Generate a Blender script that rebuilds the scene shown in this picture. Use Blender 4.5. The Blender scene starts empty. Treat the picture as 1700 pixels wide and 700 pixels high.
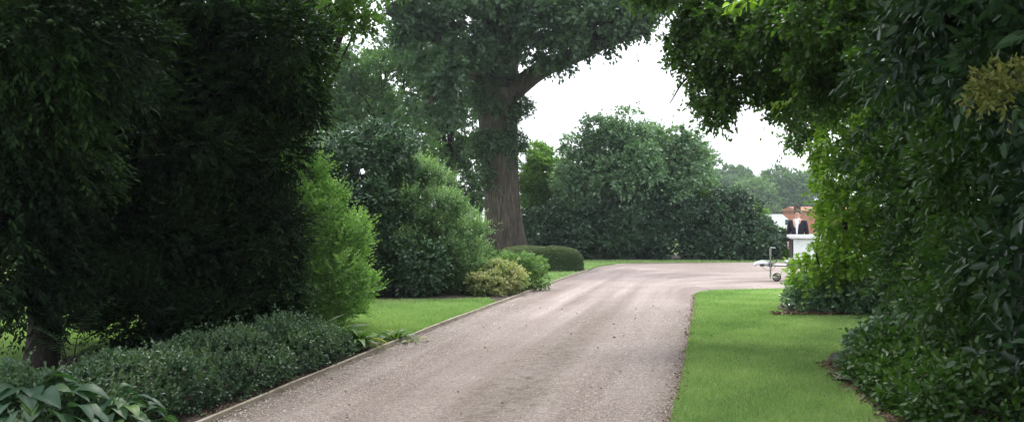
import bpy, math, random
import numpy as np

scene = bpy.context.scene
COL = scene.collection
PI = math.pi
rng = np.random.default_rng(11)
random.seed(5)

# ------------------------------------------------------------------ camera
F, HOR, CU, EYE = 1472.0, 362.0, 850.0, 1.55
cam_d = bpy.data.cameras.new('camera')
cam = bpy.data.objects.new('camera', cam_d)
COL.objects.link(cam)
cam.location = (0, 0, EYE)
cam.rotation_euler = (math.radians(90) + math.atan(12 / F), 0, 0)
cam_d.sensor_width = 36
cam_d.lens = 36 * F / 1700
cam_d.clip_start = 0.1
cam_d.clip_end = 3000
scene.camera = cam

# ------------------------------------------------------------------ sky, sun, exposure
SUN_EL, SUN_AZ = math.radians(58), math.radians(8)     # azimuth from +Y towards +X
world = bpy.data.worlds.new('World')
scene.world = world
world.use_nodes = True
wn, wl = world.node_tree.nodes, world.node_tree.links
wn.clear()
sky = wn.new('ShaderNodeTexSky')
sky.sky_type = 'NISHITA'
sky.sun_disc = False
sky.sun_elevation = SUN_EL
sky.sun_rotation = SUN_AZ
sky.dust_density = 3.0
geo = wn.new('ShaderNodeTexCoord')
sep = wn.new('ShaderNodeSeparateXYZ')
wl.new(geo.outputs['Generated'], sep.inputs[0])
mr = wn.new('ShaderNodeMapRange')
mr.inputs['From Min'].default_value = 0.0
mr.inputs['From Max'].default_value = 1.0
mr.inputs['To Min'].default_value = 8.0
mr.inputs['To Max'].default_value = 17.0
wl.new(sep.outputs['Z'], mr.inputs['Value'])
vm = wn.new('ShaderNodeVectorMath')
vm.operation = 'SCALE'
vm.inputs[0].default_value = (0.96, 0.98, 1.04)
wl.new(mr.outputs[0], vm.inputs['Scale'])
mx = wn.new('ShaderNodeMix')
mx.data_type = 'RGBA'
mx.inputs['Factor'].default_value = 0.85          # closed cloud cover over the sky
wl.new(sky.outputs[0], mx.inputs['A'])
wl.new(vm.outputs[0], mx.inputs['B'])
bg = wn.new('ShaderNodeBackground')
bg.inputs['Strength'].default_value = 0.13
wl.new(mx.outputs['Result'], bg.inputs['Color'])
wo = wn.new('ShaderNodeOutputWorld')
wl.new(bg.outputs[0], wo.inputs[0])

sl = bpy.data.lights.new('sun', 'SUN')
sl.energy = 1.5
sl.angle = math.radians(12)
sl.color = (1.0, 0.97, 0.92)
sun = bpy.data.objects.new('sun', sl)
COL.objects.link(sun)
sun.rotation_euler = (PI / 2 - SUN_EL, 0, PI - SUN_AZ)
sun.location = (0, 0, 30)

scene.view_settings.view_transform = 'Standard'
scene.view_settings.look = 'None'
scene.view_settings.exposure = 0.9
scene.view_settings.gamma = 1.0
scene.cycles.max_bounces = 6
scene.cycles.diffuse_bounces = 3
scene.cycles.glossy_bounces = 2
scene.cycles.transmission_bounces = 3
scene.cycles.volume_bounces = 0
scene.cycles.transparent_max_bounces = 4
scene.cycles.use_denoising = True
scene.cycles.denoising_prefilter = 'ACCURATE'

# ------------------------------------------------------------------ helpers
def P(u, v, d):
    return np.array([(u - CU) * d / F, d, EYE - (v - HOR) * d / F])

def G(u, v):
    d = F * EYE / (v - HOR)
    return ((u - CU) * d / F, d)

def norm(a):
    return a / np.maximum(np.linalg.norm(a, axis=-1, keepdims=True), 1e-9)

def tag(o, label=None, cat=None, group=None, kind=None):
    if label: o['label'] = label
    if cat: o['category'] = cat
    if group: o['group'] = group
    if kind: o['kind'] = kind
    return o

def empty(name, loc=(0, 0, 0), label=None, cat=None, group=None):
    o = bpy.data.objects.new(name, None)
    COL.objects.link(o)
    o.location = loc
    o.empty_display_size = 0.2
    return tag(o, label, cat, group)

def mesh_obj(name, V, faces, mat, parent=None, tone=None, smooth=False):
    """V in world coordinates; faces an (N,k) array or a list of index lists."""
    me = bpy.data.meshes.new(name)
    V = np.asarray(V, dtype=np.float32)
    if parent is not None:
        V = V - np.array(parent.get('_w', parent.location), dtype=np.float32)
    if isinstance(faces, np.ndarray):
        n, k = faces.shape
        me.vertices.add(len(V)); me.loops.add(n * k); me.polygons.add(n)
        me.vertices.foreach_set('co', V.ravel())
        me.loops.foreach_set('vertex_index', faces.astype(np.int32).ravel())
        me.polygons.foreach_set('loop_start', np.arange(0, n * k, k, dtype=np.int32))
        me.polygons.foreach_set('loop_total', np.full(n, k, dtype=np.int32))
        me.update(calc_edges=True)
    else:
        me.from_pydata([tuple(map(float, p)) for p in V], [], [list(f) for f in faces])
        me.update()
    if tone is not None:
        at = me.attributes.new('tone', 'FLOAT', 'FACE')
        at.data.foreach_set('value', np.asarray(tone, dtype=np.float32))
    if smooth:
        me.polygons.foreach_set('use_smooth', np.ones(len(me.polygons), dtype=bool))
    for m in (mat if isinstance(mat, (list, tuple)) else [mat]):
        me.materials.append(m)
    o = bpy.data.objects.new(name, me)
    COL.objects.link(o)
    if parent is not None:
        o.parent = parent
        o['_w'] = [float(q) for q in parent.get('_w', parent.location)]
    return o

class MB:
    """collects primitives (world coordinates) and links them as one mesh"""
    def __init__(s): s.v, s.f = [], []
    def add(s, v, f):
        b = len(s.v)
        s.v += [tuple(p) for p in v]
        s.f += [[i + b for i in q] for q in f]
        return s
    def box(s, c, h, rz=0.0, bev=0.0, taper=1.0):
        cx, cy, cz = c; hx, hy, hz = h
        cr, sr = math.cos(rz), math.sin(rz)
        b = min(bev, hx * .9, hy * .9, hz * .9)
        lay = [(-hz, b), (-hz + b, 0), (hz - b, 0), (hz, b)] if b > 0 else [(-hz, 0), (hz, 0)]
        rings = []
        for z, ins in lay:
            t = 1.0 if z < 0 else taper
            ring = []
            ax, ay = (hx - ins) * t, (hy - ins) * t
            if b > 0:
                pts = [(-ax + b, -ay), (ax - b, -ay), (ax, -ay + b), (ax, ay - b), (ax - b, ay), (-ax + b, ay), (-ax, ay - b), (-ax, -ay + b)]
            else:
                pts = [(-ax, -ay), (ax, -ay), (ax, ay), (-ax, ay)]
            for x, y in pts:
                ring.append((cx + x * cr - y * sr, cy + x * sr + y * cr, cz + z))
            rings.append(ring)
        k = len(rings[0])
        v = [p for r in rings for p in r]
        f = []
        for i in range(len(rings) - 1):
            for j in range(k):
                a = i * k + j; bb = i * k + (j + 1) % k
                f.append([a, bb, bb + k, a + k])
        f.append(list(range(k))[::-1]); f.append([(len(rings) - 1) * k + j for j in range(k)])
        return s.add(v, f)
    def tube(s, pts, rad, n=10, cap=True):
        v, f = tube_geo(pts, rad, n, 0.0)
        base = len(s.v)
        s.add(v, f.tolist())
        if cap:
            s.f.append([base + j for j in range(n)][::-1])
            s.f.append([base + (len(pts) - 1) * n + j for j in range(n)])
        return s
    def build(s, name, mat, parent=None, smooth=False):
        return mesh_obj(name, np.array(s.v), s.f, mat, parent, smooth=smooth)

def tube_geo(pts, rad, n=10, rough=0.0, seed=0):
    pts = np.asarray(pts, float); m = len(pts)
    rad = np.asarray(rad, float) if np.ndim(rad) else np.full(m, float(rad))
    tan = np.gradient(pts, axis=0); tan = norm(tan)
    ref = np.array([0.31, 0.87, 0.12]) if abs(tan[0][2]) > .7 else np.array([0, 0, 1.0])
    a = norm(np.cross(tan, ref)); b = np.cross(tan, a)
    ang = np.arange(n) * 2 * PI / n
    r = np.repeat(rad[:, None], n, 1)
    if rough:
        r = r * (1 + rough * (np.sin(3 * ang + seed)[None] * .5 + .35 * np.sin(7 * ang[None] + 1.7 * np.arange(m)[:, None] * .3 + seed) + .25 * np.sin(5 * ang[None] - .5 * np.arange(m)[:, None])))
    V = pts[:, None] + r[..., None] * (np.cos(ang)[None, :, None] * a[:, None] + np.sin(ang)[None, :, None] * b[:, None])
    i = np.arange(m - 1)[:, None] * n; j = np.arange(n)[None]
    f = np.stack([i + j, i + (j + 1) % n, i + n + (j + 1) % n, i + n + j], -1).reshape(-1, 4)
    return V.reshape(-1, 3), f

def curve(pts, m=14):
    """Catmull-Rom through points"""
    p = np.asarray(pts, float)
    p = np.vstack([2 * p[0] - p[1], p, 2 * p[-1] - p[-2]])
    out = []
    seg = len(p) - 3
    for t in np.linspace(0, seg - 1e-6, m):
        i = int(t); u = t - i
        a, b, c, d = p[i:i + 4]
        out.append(.5 * ((2 * b) + (c - a) * u + (2 * a - 5 * b + 4 * c - d) * u * u + (-a + 3 * b - 3 * c + d) * u ** 3))
    return np.array(out)

def tubes_obj(name, items, mat, parent=None, n=8, rough=.05):
    Vs, Fs, b = [], [], 0
    for k, (pts, rad) in enumerate(items):
        v, f = tube_geo(pts, rad, n, rough, k)
        Vs.append(v); Fs.append(f + b); b += len(v)
    return mesh_obj(name, np.vstack(Vs), np.vstack(Fs), mat, parent, smooth=True)

def snoise(p, scale, seed):
    r = np.random.default_rng(seed)
    out = np.zeros(len(p))
    for k in range(7):
        w = norm(r.normal(size=3)) * (2 * PI / scale) * (.6 + .25 * k)
        out += np.sin(p @ w + r.uniform(0, 6.28)) / (1 + .35 * k)
    return out / 3.0

# ------------------------------------------------------------------ materials
def mat_new(name):
    m = bpy.data.materials.new(name)
    m.use_nodes = True
    n = m.node_tree.nodes; n.clear()
    out = n.new('ShaderNodeOutputMaterial')
    return m, n, m.node_tree.links, out

def principled(n, color=None, rough=.6, spec=.5, metal=0.0):
    b = n.new('ShaderNodeBsdfPrincipled')
    if color is not None: b.inputs['Base Color'].default_value = (*color, 1)
    b.inputs['Roughness'].default_value = rough
    b.inputs['Specular IOR Level'].default_value = spec
    b.inputs['Metallic'].default_value = metal
    return b

def ramp(n, stops):
    r = n.new('ShaderNodeValToRGB')
    e = r.color_ramp.elements
    while len(e) < len(stops): e.new(.5)
    for el, (p, c) in zip(e, stops):
        el.position = p; el.color = (*c, 1)
    return r

def leaf_mat(name, cols, rough=.5, spec=.5, trans=.25, tcol=None):
    m, n, l, out = mat_new(name)
    at = n.new('ShaderNodeAttribute'); at.attribute_name = 'tone'
    k = len(cols)
    r = ramp(n, [(i / (k - 1), c) for i, c in enumerate(cols)])
    l.new(at.outputs['Fac'], r.inputs[0])
    b = principled(n, None, rough, spec)
    l.new(r.outputs[0], b.inputs['Base Color'])
    t = n.new('ShaderNodeBsdfTranslucent')
    mulc = n.new('ShaderNodeMix'); mulc.data_type = 'RGBA'; mulc.blend_type = 'MULTIPLY'
    mulc.inputs['Factor'].default_value = 1
    tc = tcol or (1.6, 1.9, .7)
    mulc.inputs['B'].default_value = (*tc, 1)
    l.new(r.outputs[0], mulc.inputs['A'])
    l.new(mulc.outputs['Result'], t.inputs['Color'])
    mix = n.new('ShaderNodeMixShader'); mix.inputs[0].default_value = trans
    l.new(b.outputs[0], mix.inputs[1]); l.new(t.outputs[0], mix.inputs[2])
    l.new(mix.outputs[0], out.inputs[0])
    return m

def noise_mat(name, cols, scale=6, rough=.9, bump=.3, bscale=None, stretch=(1, 1, 1), detail=6, spec=.3, metal=0.0, dist=.02):
    m, n, l, out = mat_new(name)
    tc = n.new('ShaderNodeTexCoord'); mp = n.new('ShaderNodeMapping')
    mp.inputs['Scale'].default_value = stretch
    l.new(tc.outputs['Object'], mp.inputs[0])
    nz = n.new('ShaderNodeTexNoise'); nz.inputs['Scale'].default_value = scale; nz.inputs['Detail'].default_value = detail
    l.new(mp.outputs[0], nz.inputs[0])
    k = len(cols)
    r = ramp(n, [(.3 + .4 * i / (k - 1), c) for i, c in enumerate(cols)])
    l.new(nz.outputs[0], r.inputs[0])
    b = principled(n, None, rough, spec, metal)
    l.new(r.outputs[0], b.inputs['Base Color'])
    if bump:
        nb = n.new('ShaderNodeTexNoise'); nb.inputs['Scale'].default_value = bscale or scale * 3; nb.inputs['Detail'].default_value = 8
        l.new(mp.outputs[0], nb.inputs[0])
        bp = n.new('ShaderNodeBump'); bp.inputs['Strength'].default_value = bump; bp.inputs['Distance'].default_value = dist
        l.new(nb.outputs[0], bp.inputs['Height']); l.new(bp.outputs[0], b.inputs['Normal'])
    l.new(b.outputs[0], out.inputs[0])
    return m

def plain(name, color, rough=.5, spec=.5, metal=0.0):
    return noise_mat(name, [tuple(c * .85 for c in color), color, tuple(min(1, c * 1.1) for c in color)], scale=9, rough=rough, bump=.05, spec=spec, metal=metal)

M = {}
M['conifer'] = leaf_mat('conifer_needles', [(.009, .020, .011), (.016, .034, .016), (.032, .068, .02), (.075, .15, .035)], .75, .12, .12)
M['conifer_lit'] = leaf_mat('feathery_conifer_lit', [(.008, .018, .010), (.015, .034, .014), (.032, .07, .022), (.10, .19, .045)], .65, .15, .25)  # palest stop paints the lit sprays into the leaf colour
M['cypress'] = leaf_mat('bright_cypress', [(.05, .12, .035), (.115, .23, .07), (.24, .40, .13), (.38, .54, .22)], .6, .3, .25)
M['holly'] = leaf_mat('dark_glossy_leaf', [(.015, .038, .02), (.028, .065, .034), (.045, .10, .045), (.08, .16, .06)], .38, .5, .12)
M['yew_new'] = leaf_mat('hedge_new_growth_and_lit_top', [(.035, .072, .036), (.08, .15, .065), (.17, .28, .12), (.29, .42, .20)], .5, .4, .2)  # pale stops carry new growth and the painted lit top
M['low_hedge'] = leaf_mat('small_hedge_leaf', [(.025, .055, .03), (.048, .10, .05), (.08, .145, .068), (.13, .20, .08)], .45, .5, .15)
M['oak'] = leaf_mat('oak_leaf', [(.022, .045, .028), (.035, .07, .038), (.05, .095, .045), (.07, .12, .04)], .5, .4, .28)
M['far_tree'] = leaf_mat('airy_tree_leaf', [(.035, .075, .03), (.055, .115, .04), (.085, .165, .055), (.13, .21, .07)], .55, .4, .3)
M['lime_tree'] = leaf_mat('yellow_green_leaf', [(.05, .10, .02), (.08, .16, .03), (.12, .22, .04), (.17, .28, .06)], .5, .4, .4)
M['far_bush'] = leaf_mat('silvery_bush_leaf', [(.036, .08, .042), (.08, .16, .08), (.15, .26, .13), (.24, .36, .19)], .42, .5, .15)
M['variegated'] = leaf_mat('variegated_leaf', [(.08, .15, .05), (.20, .26, .09), (.42, .42, .22), (.58, .52, .36)], .5, .4, .2)
M['small_green'] = leaf_mat('fresh_shrub_leaf', [(.05, .11, .03), (.09, .18, .05), (.14, .25, .07), (.2, .3, .09)], .5, .4, .2)
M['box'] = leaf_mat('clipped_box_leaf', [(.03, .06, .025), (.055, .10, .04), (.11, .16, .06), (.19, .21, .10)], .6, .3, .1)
M['beech'] = leaf_mat('beech_leaf', [(.06, .12, .018), (.12, .22, .025), (.20, .33, .04), (.30, .42, .08)], .42, .5, .35)
M['arch'] = leaf_mat('arch_tree_leaf', [(.02, .048, .015), (.04, .085, .022), (.07, .135, .03), (.11, .20, .04)], .42, .5, .42)
M['shade_leaf'] = leaf_mat('midgreen_shrub_leaf', [(.018, .045, .011), (.034, .085, .015), (.055, .125, .02), (.09, .17, .03)], .42, .5, .25)
M['laurel'] = leaf_mat('laurel_leaf', [(.012, .032, .016), (.02, .05, .024), (.034, .078, .03), (.05, .11, .03)], .36, .45, .18)
M['yellow'] = leaf_mat('yellow_leaf', [(.08, .11, .03), (.14, .16, .045), (.22, .22, .07), (.30, .28, .12)], .6, .3, .3, (1.2, 1.2, .7))
M['bergenia'] = leaf_mat('ivy_bank_leaf', [(.06, .12, .065), (.11, .20, .11), (.18, .29, .16), (.25, .35, .18)], .28, .7, .12)  # leaf tones raised to stand for sky gloss on the leaf tops
M['hosta'] = leaf_mat('hosta_leaf', [(.028, .075, .04), (.042, .10, .05), (.06, .13, .045), (.13, .24, .03)], .5, .4, .25)
M['strap'] = leaf_mat('perennial_leaf', [(.05, .11, .03), (.09, .18, .04), (.16, .26, .07), (.45, .42, .15)], .5, .4, .25)
M['grass'] = leaf_mat('grass_blade', [(.12, .22, .07), (.23, .36, .13), (.35, .47, .20), (.50, .54, .32)], .55, .3, .3, (1.3, 1.5, .7))
M['deadleaf'] = leaf_mat('dead_leaf', [(.09, .06, .04), (.16, .11, .07), (.26, .19, .12), (.34, .28, .2)], .8, .2, .1, (1, 1, 1))
M['bark'] = noise_mat('oak_bark', [(.022, .018, .013), (.046, .038, .028), (.085, .072, .054)], 5, .95, 1.0, 9, (3.0, 3.0, .5), dist=.06)
M['twig'] = noise_mat('dark_bark', [(.018, .014, .012), (.036, .029, .024)], 7, .9, .5, 20, (2, 2, .5))
M['soil'] = noise_mat('bed_soil', [(.035, .026, .022), (.07, .052, .043), (.11, .085, .07)], 14, 1, 1.0, 35, dist=.03)
M['timber'] = noise_mat('edging_timber', [(.20, .165, .125), (.30, .26, .20), (.36, .32, .26)], 4, .85, .3, 30, (1, 1, 6))
M['white'] = plain('white_paint', (.72, .73, .76), .35)
M['galv'] = noise_mat('galvanised_steel', [(.35, .37, .38), (.5, .52, .53)], 12, .42, .1, 30, metal=.7)
M['dark_rim'] = plain('dull_brown_rim', (.10, .08, .075), .7)
M['rubber'] = plain('rubber', (.022, .021, .021), .75)
M['black'] = plain('black_plastic', (.03, .03, .033), .45)
M['greygreen'] = plain('grey_green_tube', (.20, .23, .19), .5, metal=.3)
M['suit'] = plain('dark_cloth', (.018, .018, .024), .9, .2)
M['shirt'] = plain('white_cotton', (.7, .7, .74), .85, .2)
M['skin'] = plain('skin', (.50, .31, .24), .55)
M['hair'] = plain('brown_hair', (.05, .032, .022), .7)
M['glass'] = plain('dark_glass', (.04, .05, .055), .08)
M['redlamp'] = plain('red_lens', (.4, .02, .02), .3)

def ground_mat(name, fine, patch_scale=.6):
    m, n, l, out = mat_new(name)
    tc = n.new('ShaderNodeTexCoord')
    a = n.new('ShaderNodeTexNoise'); a.inputs['Scale'].default_value = patch_scale; a.inputs['Detail'].default_value = 5
    b_ = n.new('ShaderNodeTexNoise'); b_.inputs['Scale'].default_value = 60; b_.inputs['Detail'].default_value = 6
    for x in (a, b_): l.new(tc.outputs['Object'], x.inputs[0])
    ad = n.new('ShaderNodeMath'); ad.operation = 'MULTIPLY_ADD'; ad.inputs[1].default_value = .5
    l.new(b_.outputs[0], ad.inputs[0]); 
    hm = n.new('ShaderNodeMath'); hm.operation = 'MULTIPLY'; hm.inputs[1].default_value = .5
    l.new(a.outputs[0], hm.inputs[0]); l.new(hm.outputs[0], ad.inputs[2])
    r = ramp(n, fine); l.new(ad.outputs[0], r.inputs[0])
    b = principled(n, None, .9, .2); l.new(r.outputs[0], b.inputs['Base Color'])
    bp = n.new('ShaderNodeBump'); bp.inputs['Strength'].default_value = .8; bp.inputs['Distance'].default_value = .03
    l.new(b_.outputs[0], bp.inputs['Height']); l.new(bp.outputs[0], b.inputs['Normal'])
    l.new(b.outputs[0], out.inputs[0])
    return m
M['field'] = ground_mat('meadow', [(.35, (.06, .12, .02)), (.5, (.09, .18, .03)), (.65, (.13, .22, .05))])
M['lawn'] = ground_mat('lawn_turf', [(.36, (.09, .15, .04)), (.5, (.15, .22, .065)), (.64, (.22, .28, .10))], 1.1)

def gravel_mat():
    m, n, l, out = mat_new('gravel_drive')
    N = n.new
    tc = N('ShaderNodeTexCoord')
    big = N('ShaderNodeTexNoise'); big.inputs['Scale'].default_value = .55; big.inputs['Detail'].default_value = 6
    mid = N('ShaderNodeTexNoise'); mid.inputs['Scale'].default_value = 9; mid.inputs['Detail'].default_value = 8; mid.inputs['Roughness'].default_value = .7
    # wheel-track wear: noise drawn out along the drive
    mp = N('ShaderNodeMapping'); mp.inputs['Scale'].default_value = (2.1, .085, 1)
    ta = N('ShaderNodeAttribute'); ta.attribute_name = 'track'
    trk = N('ShaderNodeTexNoise'); trk.inputs['Scale'].default_value = 1.0; trk.inputs['Detail'].default_value = 5
    l.new(ta.outputs['Vector'], mp.inputs[0]); l.new(mp.outputs[0], trk.inputs[0])
    vor = N('ShaderNodeTexVoronoi'); vor.inputs['Scale'].default_value = 75
    for x in (big, mid, vor): l.new(tc.outputs['Object'], x.inputs[0])
    r1 = ramp(n, [(.34, (.235, .188, .168)), (.5, (.345, .286, .262)), (.66, (.47, .402, .375))])
    mixv = N('ShaderNodeMath'); mixv.operation = 'ADD'
    h1 = N('ShaderNodeMath'); h1.operation = 'MULTIPLY'; h1.inputs[1].default_value = .3; l.new(big.outputs[0], h1.inputs[0])
    h2 = N('ShaderNodeMath'); h2.operation = 'MULTIPLY'; h2.inputs[1].default_value = .7; l.new(trk.outputs[0], h2.inputs[0])
    l.new(h1.outputs[0], mixv.inputs[0]); l.new(h2.outputs[0], mixv.inputs[1])
    l.new(mixv.outputs[0], r1.inputs[0])
    # single stones: lighter and darker
    sv = N('ShaderNodeSeparateColor'); l.new(vor.outputs['Color'], sv.inputs[0])
    r2 = ramp(n, [(0, (.45, .43, .42)), (.35, (.85, .85, .85)), (.75, (1.05, 1.03, 1.0)), (1, (1.5, 1.45, 1.42))])
    l.new(sv.outputs[0], r2.inputs[0])
    mul = N('ShaderNodeMix'); mul.data_type = 'RGBA'; mul.blend_type = 'MULTIPLY'; mul.inputs['Factor'].default_value = .75
    l.new(r1.outputs[0], mul.inputs['A']); l.new(r2.outputs[0], mul.inputs['B'])
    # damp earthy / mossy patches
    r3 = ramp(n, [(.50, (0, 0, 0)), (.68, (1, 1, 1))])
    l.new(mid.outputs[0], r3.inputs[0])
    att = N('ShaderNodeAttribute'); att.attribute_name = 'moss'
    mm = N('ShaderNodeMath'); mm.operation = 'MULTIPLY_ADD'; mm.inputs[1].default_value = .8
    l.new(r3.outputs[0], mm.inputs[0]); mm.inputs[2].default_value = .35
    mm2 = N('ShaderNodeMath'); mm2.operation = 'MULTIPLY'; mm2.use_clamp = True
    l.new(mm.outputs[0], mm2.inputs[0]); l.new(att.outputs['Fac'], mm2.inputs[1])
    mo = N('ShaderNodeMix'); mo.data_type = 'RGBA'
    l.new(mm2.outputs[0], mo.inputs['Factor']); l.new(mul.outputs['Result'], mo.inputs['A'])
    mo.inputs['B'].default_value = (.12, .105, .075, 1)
    b = principled(n, None, .92, .25)
    l.new(mo.outputs['Result'], b.inputs['Base Color'])
    bp = N('ShaderNodeBump'); bp.inputs['Strength'].default_value = .9; bp.inputs['Distance'].default_value = .015
    ah = N('ShaderNodeMath'); ah.operation = 'MULTIPLY_ADD'; ah.inputs[1].default_value = -1.2
    l.new(vor.outputs['Distance'], ah.inputs[0]); l.new(mid.outputs[0], ah.inputs[2])
    l.new(ah.outputs[0], bp.inputs['Height']); l.new(bp.outputs[0], b.inputs['Normal'])
    l.new(b.outputs[0], out.inputs[0])
    return m
M['gravel'] = gravel_mat()
M['stone'] = leaf_mat('loose_stone', [(.18, .15, .13), (.32, .28, .25), (.45, .4, .37), (.62, .57, .53)], .9, .2, 0.0)

def brick_mat():
    m, n, l, out = mat_new('red_brick')
    tc = n.new('ShaderNodeTexCoord'); mp = n.new('ShaderNodeMapping'); mp.inputs['Rotation'].default_value = (PI / 2, 0, 0)
    br = n.new('ShaderNodeTexBrick'); br.inputs['Scale'].default_value = 2.2; br.inputs['Mortar Size'].default_value = .008
    br.inputs['Color1'].default_value = (.42, .14, .09, 1); br.inputs['Color2'].default_value = (.33, .11, .07, 1); br.inputs['Mortar'].default_value = (.4, .36, .32, 1)
    l.new(tc.outputs['Object'], mp.inputs[0]); l.new(mp.outputs[0], br.inputs[0])
    b = principled(n, None, .9, .3); l.new(br.outputs[0], b.inputs['Base Color']); l.new(b.outputs[0], out.inputs[0])
    return m
M['brick'] = brick_mat()
M['tile'] = noise_mat('clay_tile', [(.20, .075, .05), (.30, .12, .08)], 6, .85, .4)

# ------------------------------------------------------------------ leaves
PROF = {
    'quad': None,
    'leaf': ([0, .3, .7, 1.0], [.0, .92, .74, .0], .10),
    'broad': ([0, .12, .32, .58, .82, 1.0], [.12, .75, 1.0, .86, .45, .02], .22),
}

def leaf_geo(p, a, nrm, L, W, kind='quad', fold=.18, droop=.12):
    a = norm(a); w = norm(np.cross(a, nrm)); nn = np.cross(w, a)
    nn = np.where(nn[:, 2:3] < 0, -nn, nn)
    L = L[:, None]; W = W[:, None]
    N = len(p)
    if kind == 'quad':
        m = p + a * L * .48 + nn * W * fold
        V = np.stack([p, m + w * W * .5, p + a * L - nn * L * droop, m - w * W * .5], 1)
        f = np.arange(N * 4, dtype=np.int32).reshape(N, 4)
        return V.reshape(-1, 3), f, 1
    if kind == 'leaf':
        l1 = a * L * .3 + nn * W * fold; l2 = a * L * .7 + nn * W * fold * .6 - nn * L * droop * .5
        tip = p + a * L - nn * L * droop
        V = np.stack([p, p + l1 + w * W * .47, p + l2 + w * W * .38, tip, p + l2 - w * W * .38, p + l1 - w * W * .47], 1)
        b = np.arange(N, dtype=np.int32)[:, None, None] * 6
        f = (b + np.array([[0, 1, 2, 3], [3, 4, 5, 0]], dtype=np.int32)[None]).reshape(-1, 4)
        return V.reshape(-1, 3), f, 2
    ss = np.array([0, .1, .28, .5, .72, .9, 1.0]); ww = np.array([.1, .62, .98, 1.0, .72, .3, .02])
    rows = []
    for s, q in zip(ss, ww):
        mid = p + a * L * s - nn * L * droop * (s * s)*2.0 + nn * L * .10 * math.sin(s * PI)
        lat = W * .5 * q
        rows += [mid + w * lat * .98 + nn * lat * fold, mid + w * lat * .5 + nn * lat * fold * .75, mid, mid - w * lat * .5 + nn * lat * fold * .75, mid - w * lat * .98 + nn * lat * fold]
    V = np.stack(rows, 1)
    q = []
    for j in range(len(ss) - 1):
        for k in range(4):
            q.append([j * 5 + k, j * 5 + k + 1, j * 5 + k + 6, j * 5 + k + 5])
    b = np.arange(N, dtype=np.int32)[:, None, None] * (5 * len(ss))
    f = (b + np.array(q, dtype=np.int32)[None]).reshape(-1, 4)
    return V.reshape(-1, 3), f, len(q)

def spray(pos, out, L, K, leaf=(.05, .025), up=.4, outw=1.0, nz=.4, droop=.2, splay=1.0, n_up=.8, n_out=.6, n_nz=.5, flat=False, kind='quad', fold=.18, tone=None, ldroop=.12):
    """K leaves along a short twig at each point; returns verts, faces, tone per face"""
    N = len(pos)
    U = np.array([0, 0, 1.0])
    t = norm(out * outw + U * up + rng.normal(size=(N, 3)) * nz)
    side = norm(np.cross(t, U) + rng.normal(size=(N, 3)) * .15)
    u2 = np.cross(side, t)
    s = (np.arange(K)[None] + rng.uniform(.1, .9, (N, K))) / K
    base = pos[:, None] + t[:, None] * (L[:, None] * s)[..., None] - U * (droop * L[:, None] * s ** 2)[..., None]
    if flat:
        az = np.where(np.arange(K) % 2 == 0, 0.0, PI)[None] + rng.normal(size=(N, K)) * .35
    else:
        az = np.arange(K)[None] * 2.4 + rng.uniform(0, 6.28, (N, 1)) + rng.normal(size=(N, K)) * .4
    lat = side[:, None] * np.cos(az)[..., None] + u2[:, None] * np.sin(az)[..., None]
    sp = splay * (1 - .55 * s)
    ld = norm(t[:, None] * np.cos(sp)[..., None] + lat * np.sin(sp)[..., None] - U * (droop * .6 * s)[..., None])
    nr = norm(U * n_up + out[:, None] * n_out + rng.normal(size=(N, K, 3)) * n_nz)
    sz = rng.uniform(.7, 1.25, (N, K)) * (1 - .25 * s)
    V, f, per = leaf_geo(base.reshape(-1, 3), ld.reshape(-1, 3), nr.reshape(-1, 3), (leaf[0] * sz).ravel(), (leaf[1] * sz).ravel(), kind, fold, ldroop)
    tn = np.full(N, .5) if tone is None else tone
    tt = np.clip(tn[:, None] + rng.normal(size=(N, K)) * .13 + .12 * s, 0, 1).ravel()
    return V, f, np.repeat(tt, per)

CAMP = np.array([0, 0, EYE])
def seeds(ells, n, shell=.12, zmin=.04, rear=.4, overlap=.72, disp=.08, seed=1, keep=None):
    c = np.array([e[0] for e in ells], float); r = np.array([e[1] if np.ndim(e[1]) else (e[1],) * 3 for e in ells], float)
    area = (r[:, 0] * r[:, 1] + r[:, 1] * r[:, 2] + r[:, 0] * r[:, 2])
    idx = rng.choice(len(ells), n, p=area / area.sum())
    d = norm(rng.normal(size=(n, 3)))
    rad = 1 - np.abs(rng.normal(size=n)) * shell
    rad = rad + disp * snoise(c[idx] + d * r[idx], .9, seed)
    p = c[idx] + d * r[idx] * rad[:, None]
    out = norm(d / r[idx])
    ok = p[:, 2] > zmin
    if len(ells) > 1:
        for i in range(len(ells)):
            q = (p - c[i]) / r[i]
            ok &= ~((np.einsum('ij,ij->i', q, q) < overlap ** 2) & (idx != i))
    face = np.einsum('ij,ij->i', norm(CAMP - p), out)
    ok &= (face > -.25) | (rng.random(n) < rear)
    ok &= np.linalg.norm(p - CAMP, axis=1) > 1.7
    if keep is not None: ok &= keep(p)
    return p[ok], out[ok]

def lumps(ells, n, r, depth=(.6, 1.0), squash=.8, zmin=.3, seed=3):
    """many small ellipsoids set in and near the surface of the big ones"""
    g = np.random.default_rng(seed)
    c = np.array([e[0] for e in ells], float); R = np.array([e[1] if np.ndim(e[1]) else (e[1],) * 3 for e in ells], float)
    a = R[:, 0] * R[:, 1] * R[:, 2]
    a = a ** .67
    out = []
    while len(out) < n:
        i = g.choice(len(ells), p=a / a.sum())
        d = norm(g.normal(size=3))
        p = c[i] + d * R[i] * g.uniform(*depth)
        if p[2] < zmin: continue
        rr = r * g.uniform(.65, 1.35)
        out.append((tuple(p), (rr * g.uniform(.85, 1.25), rr * g.uniform(.85, 1.25), rr * squash)))
    return out

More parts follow.
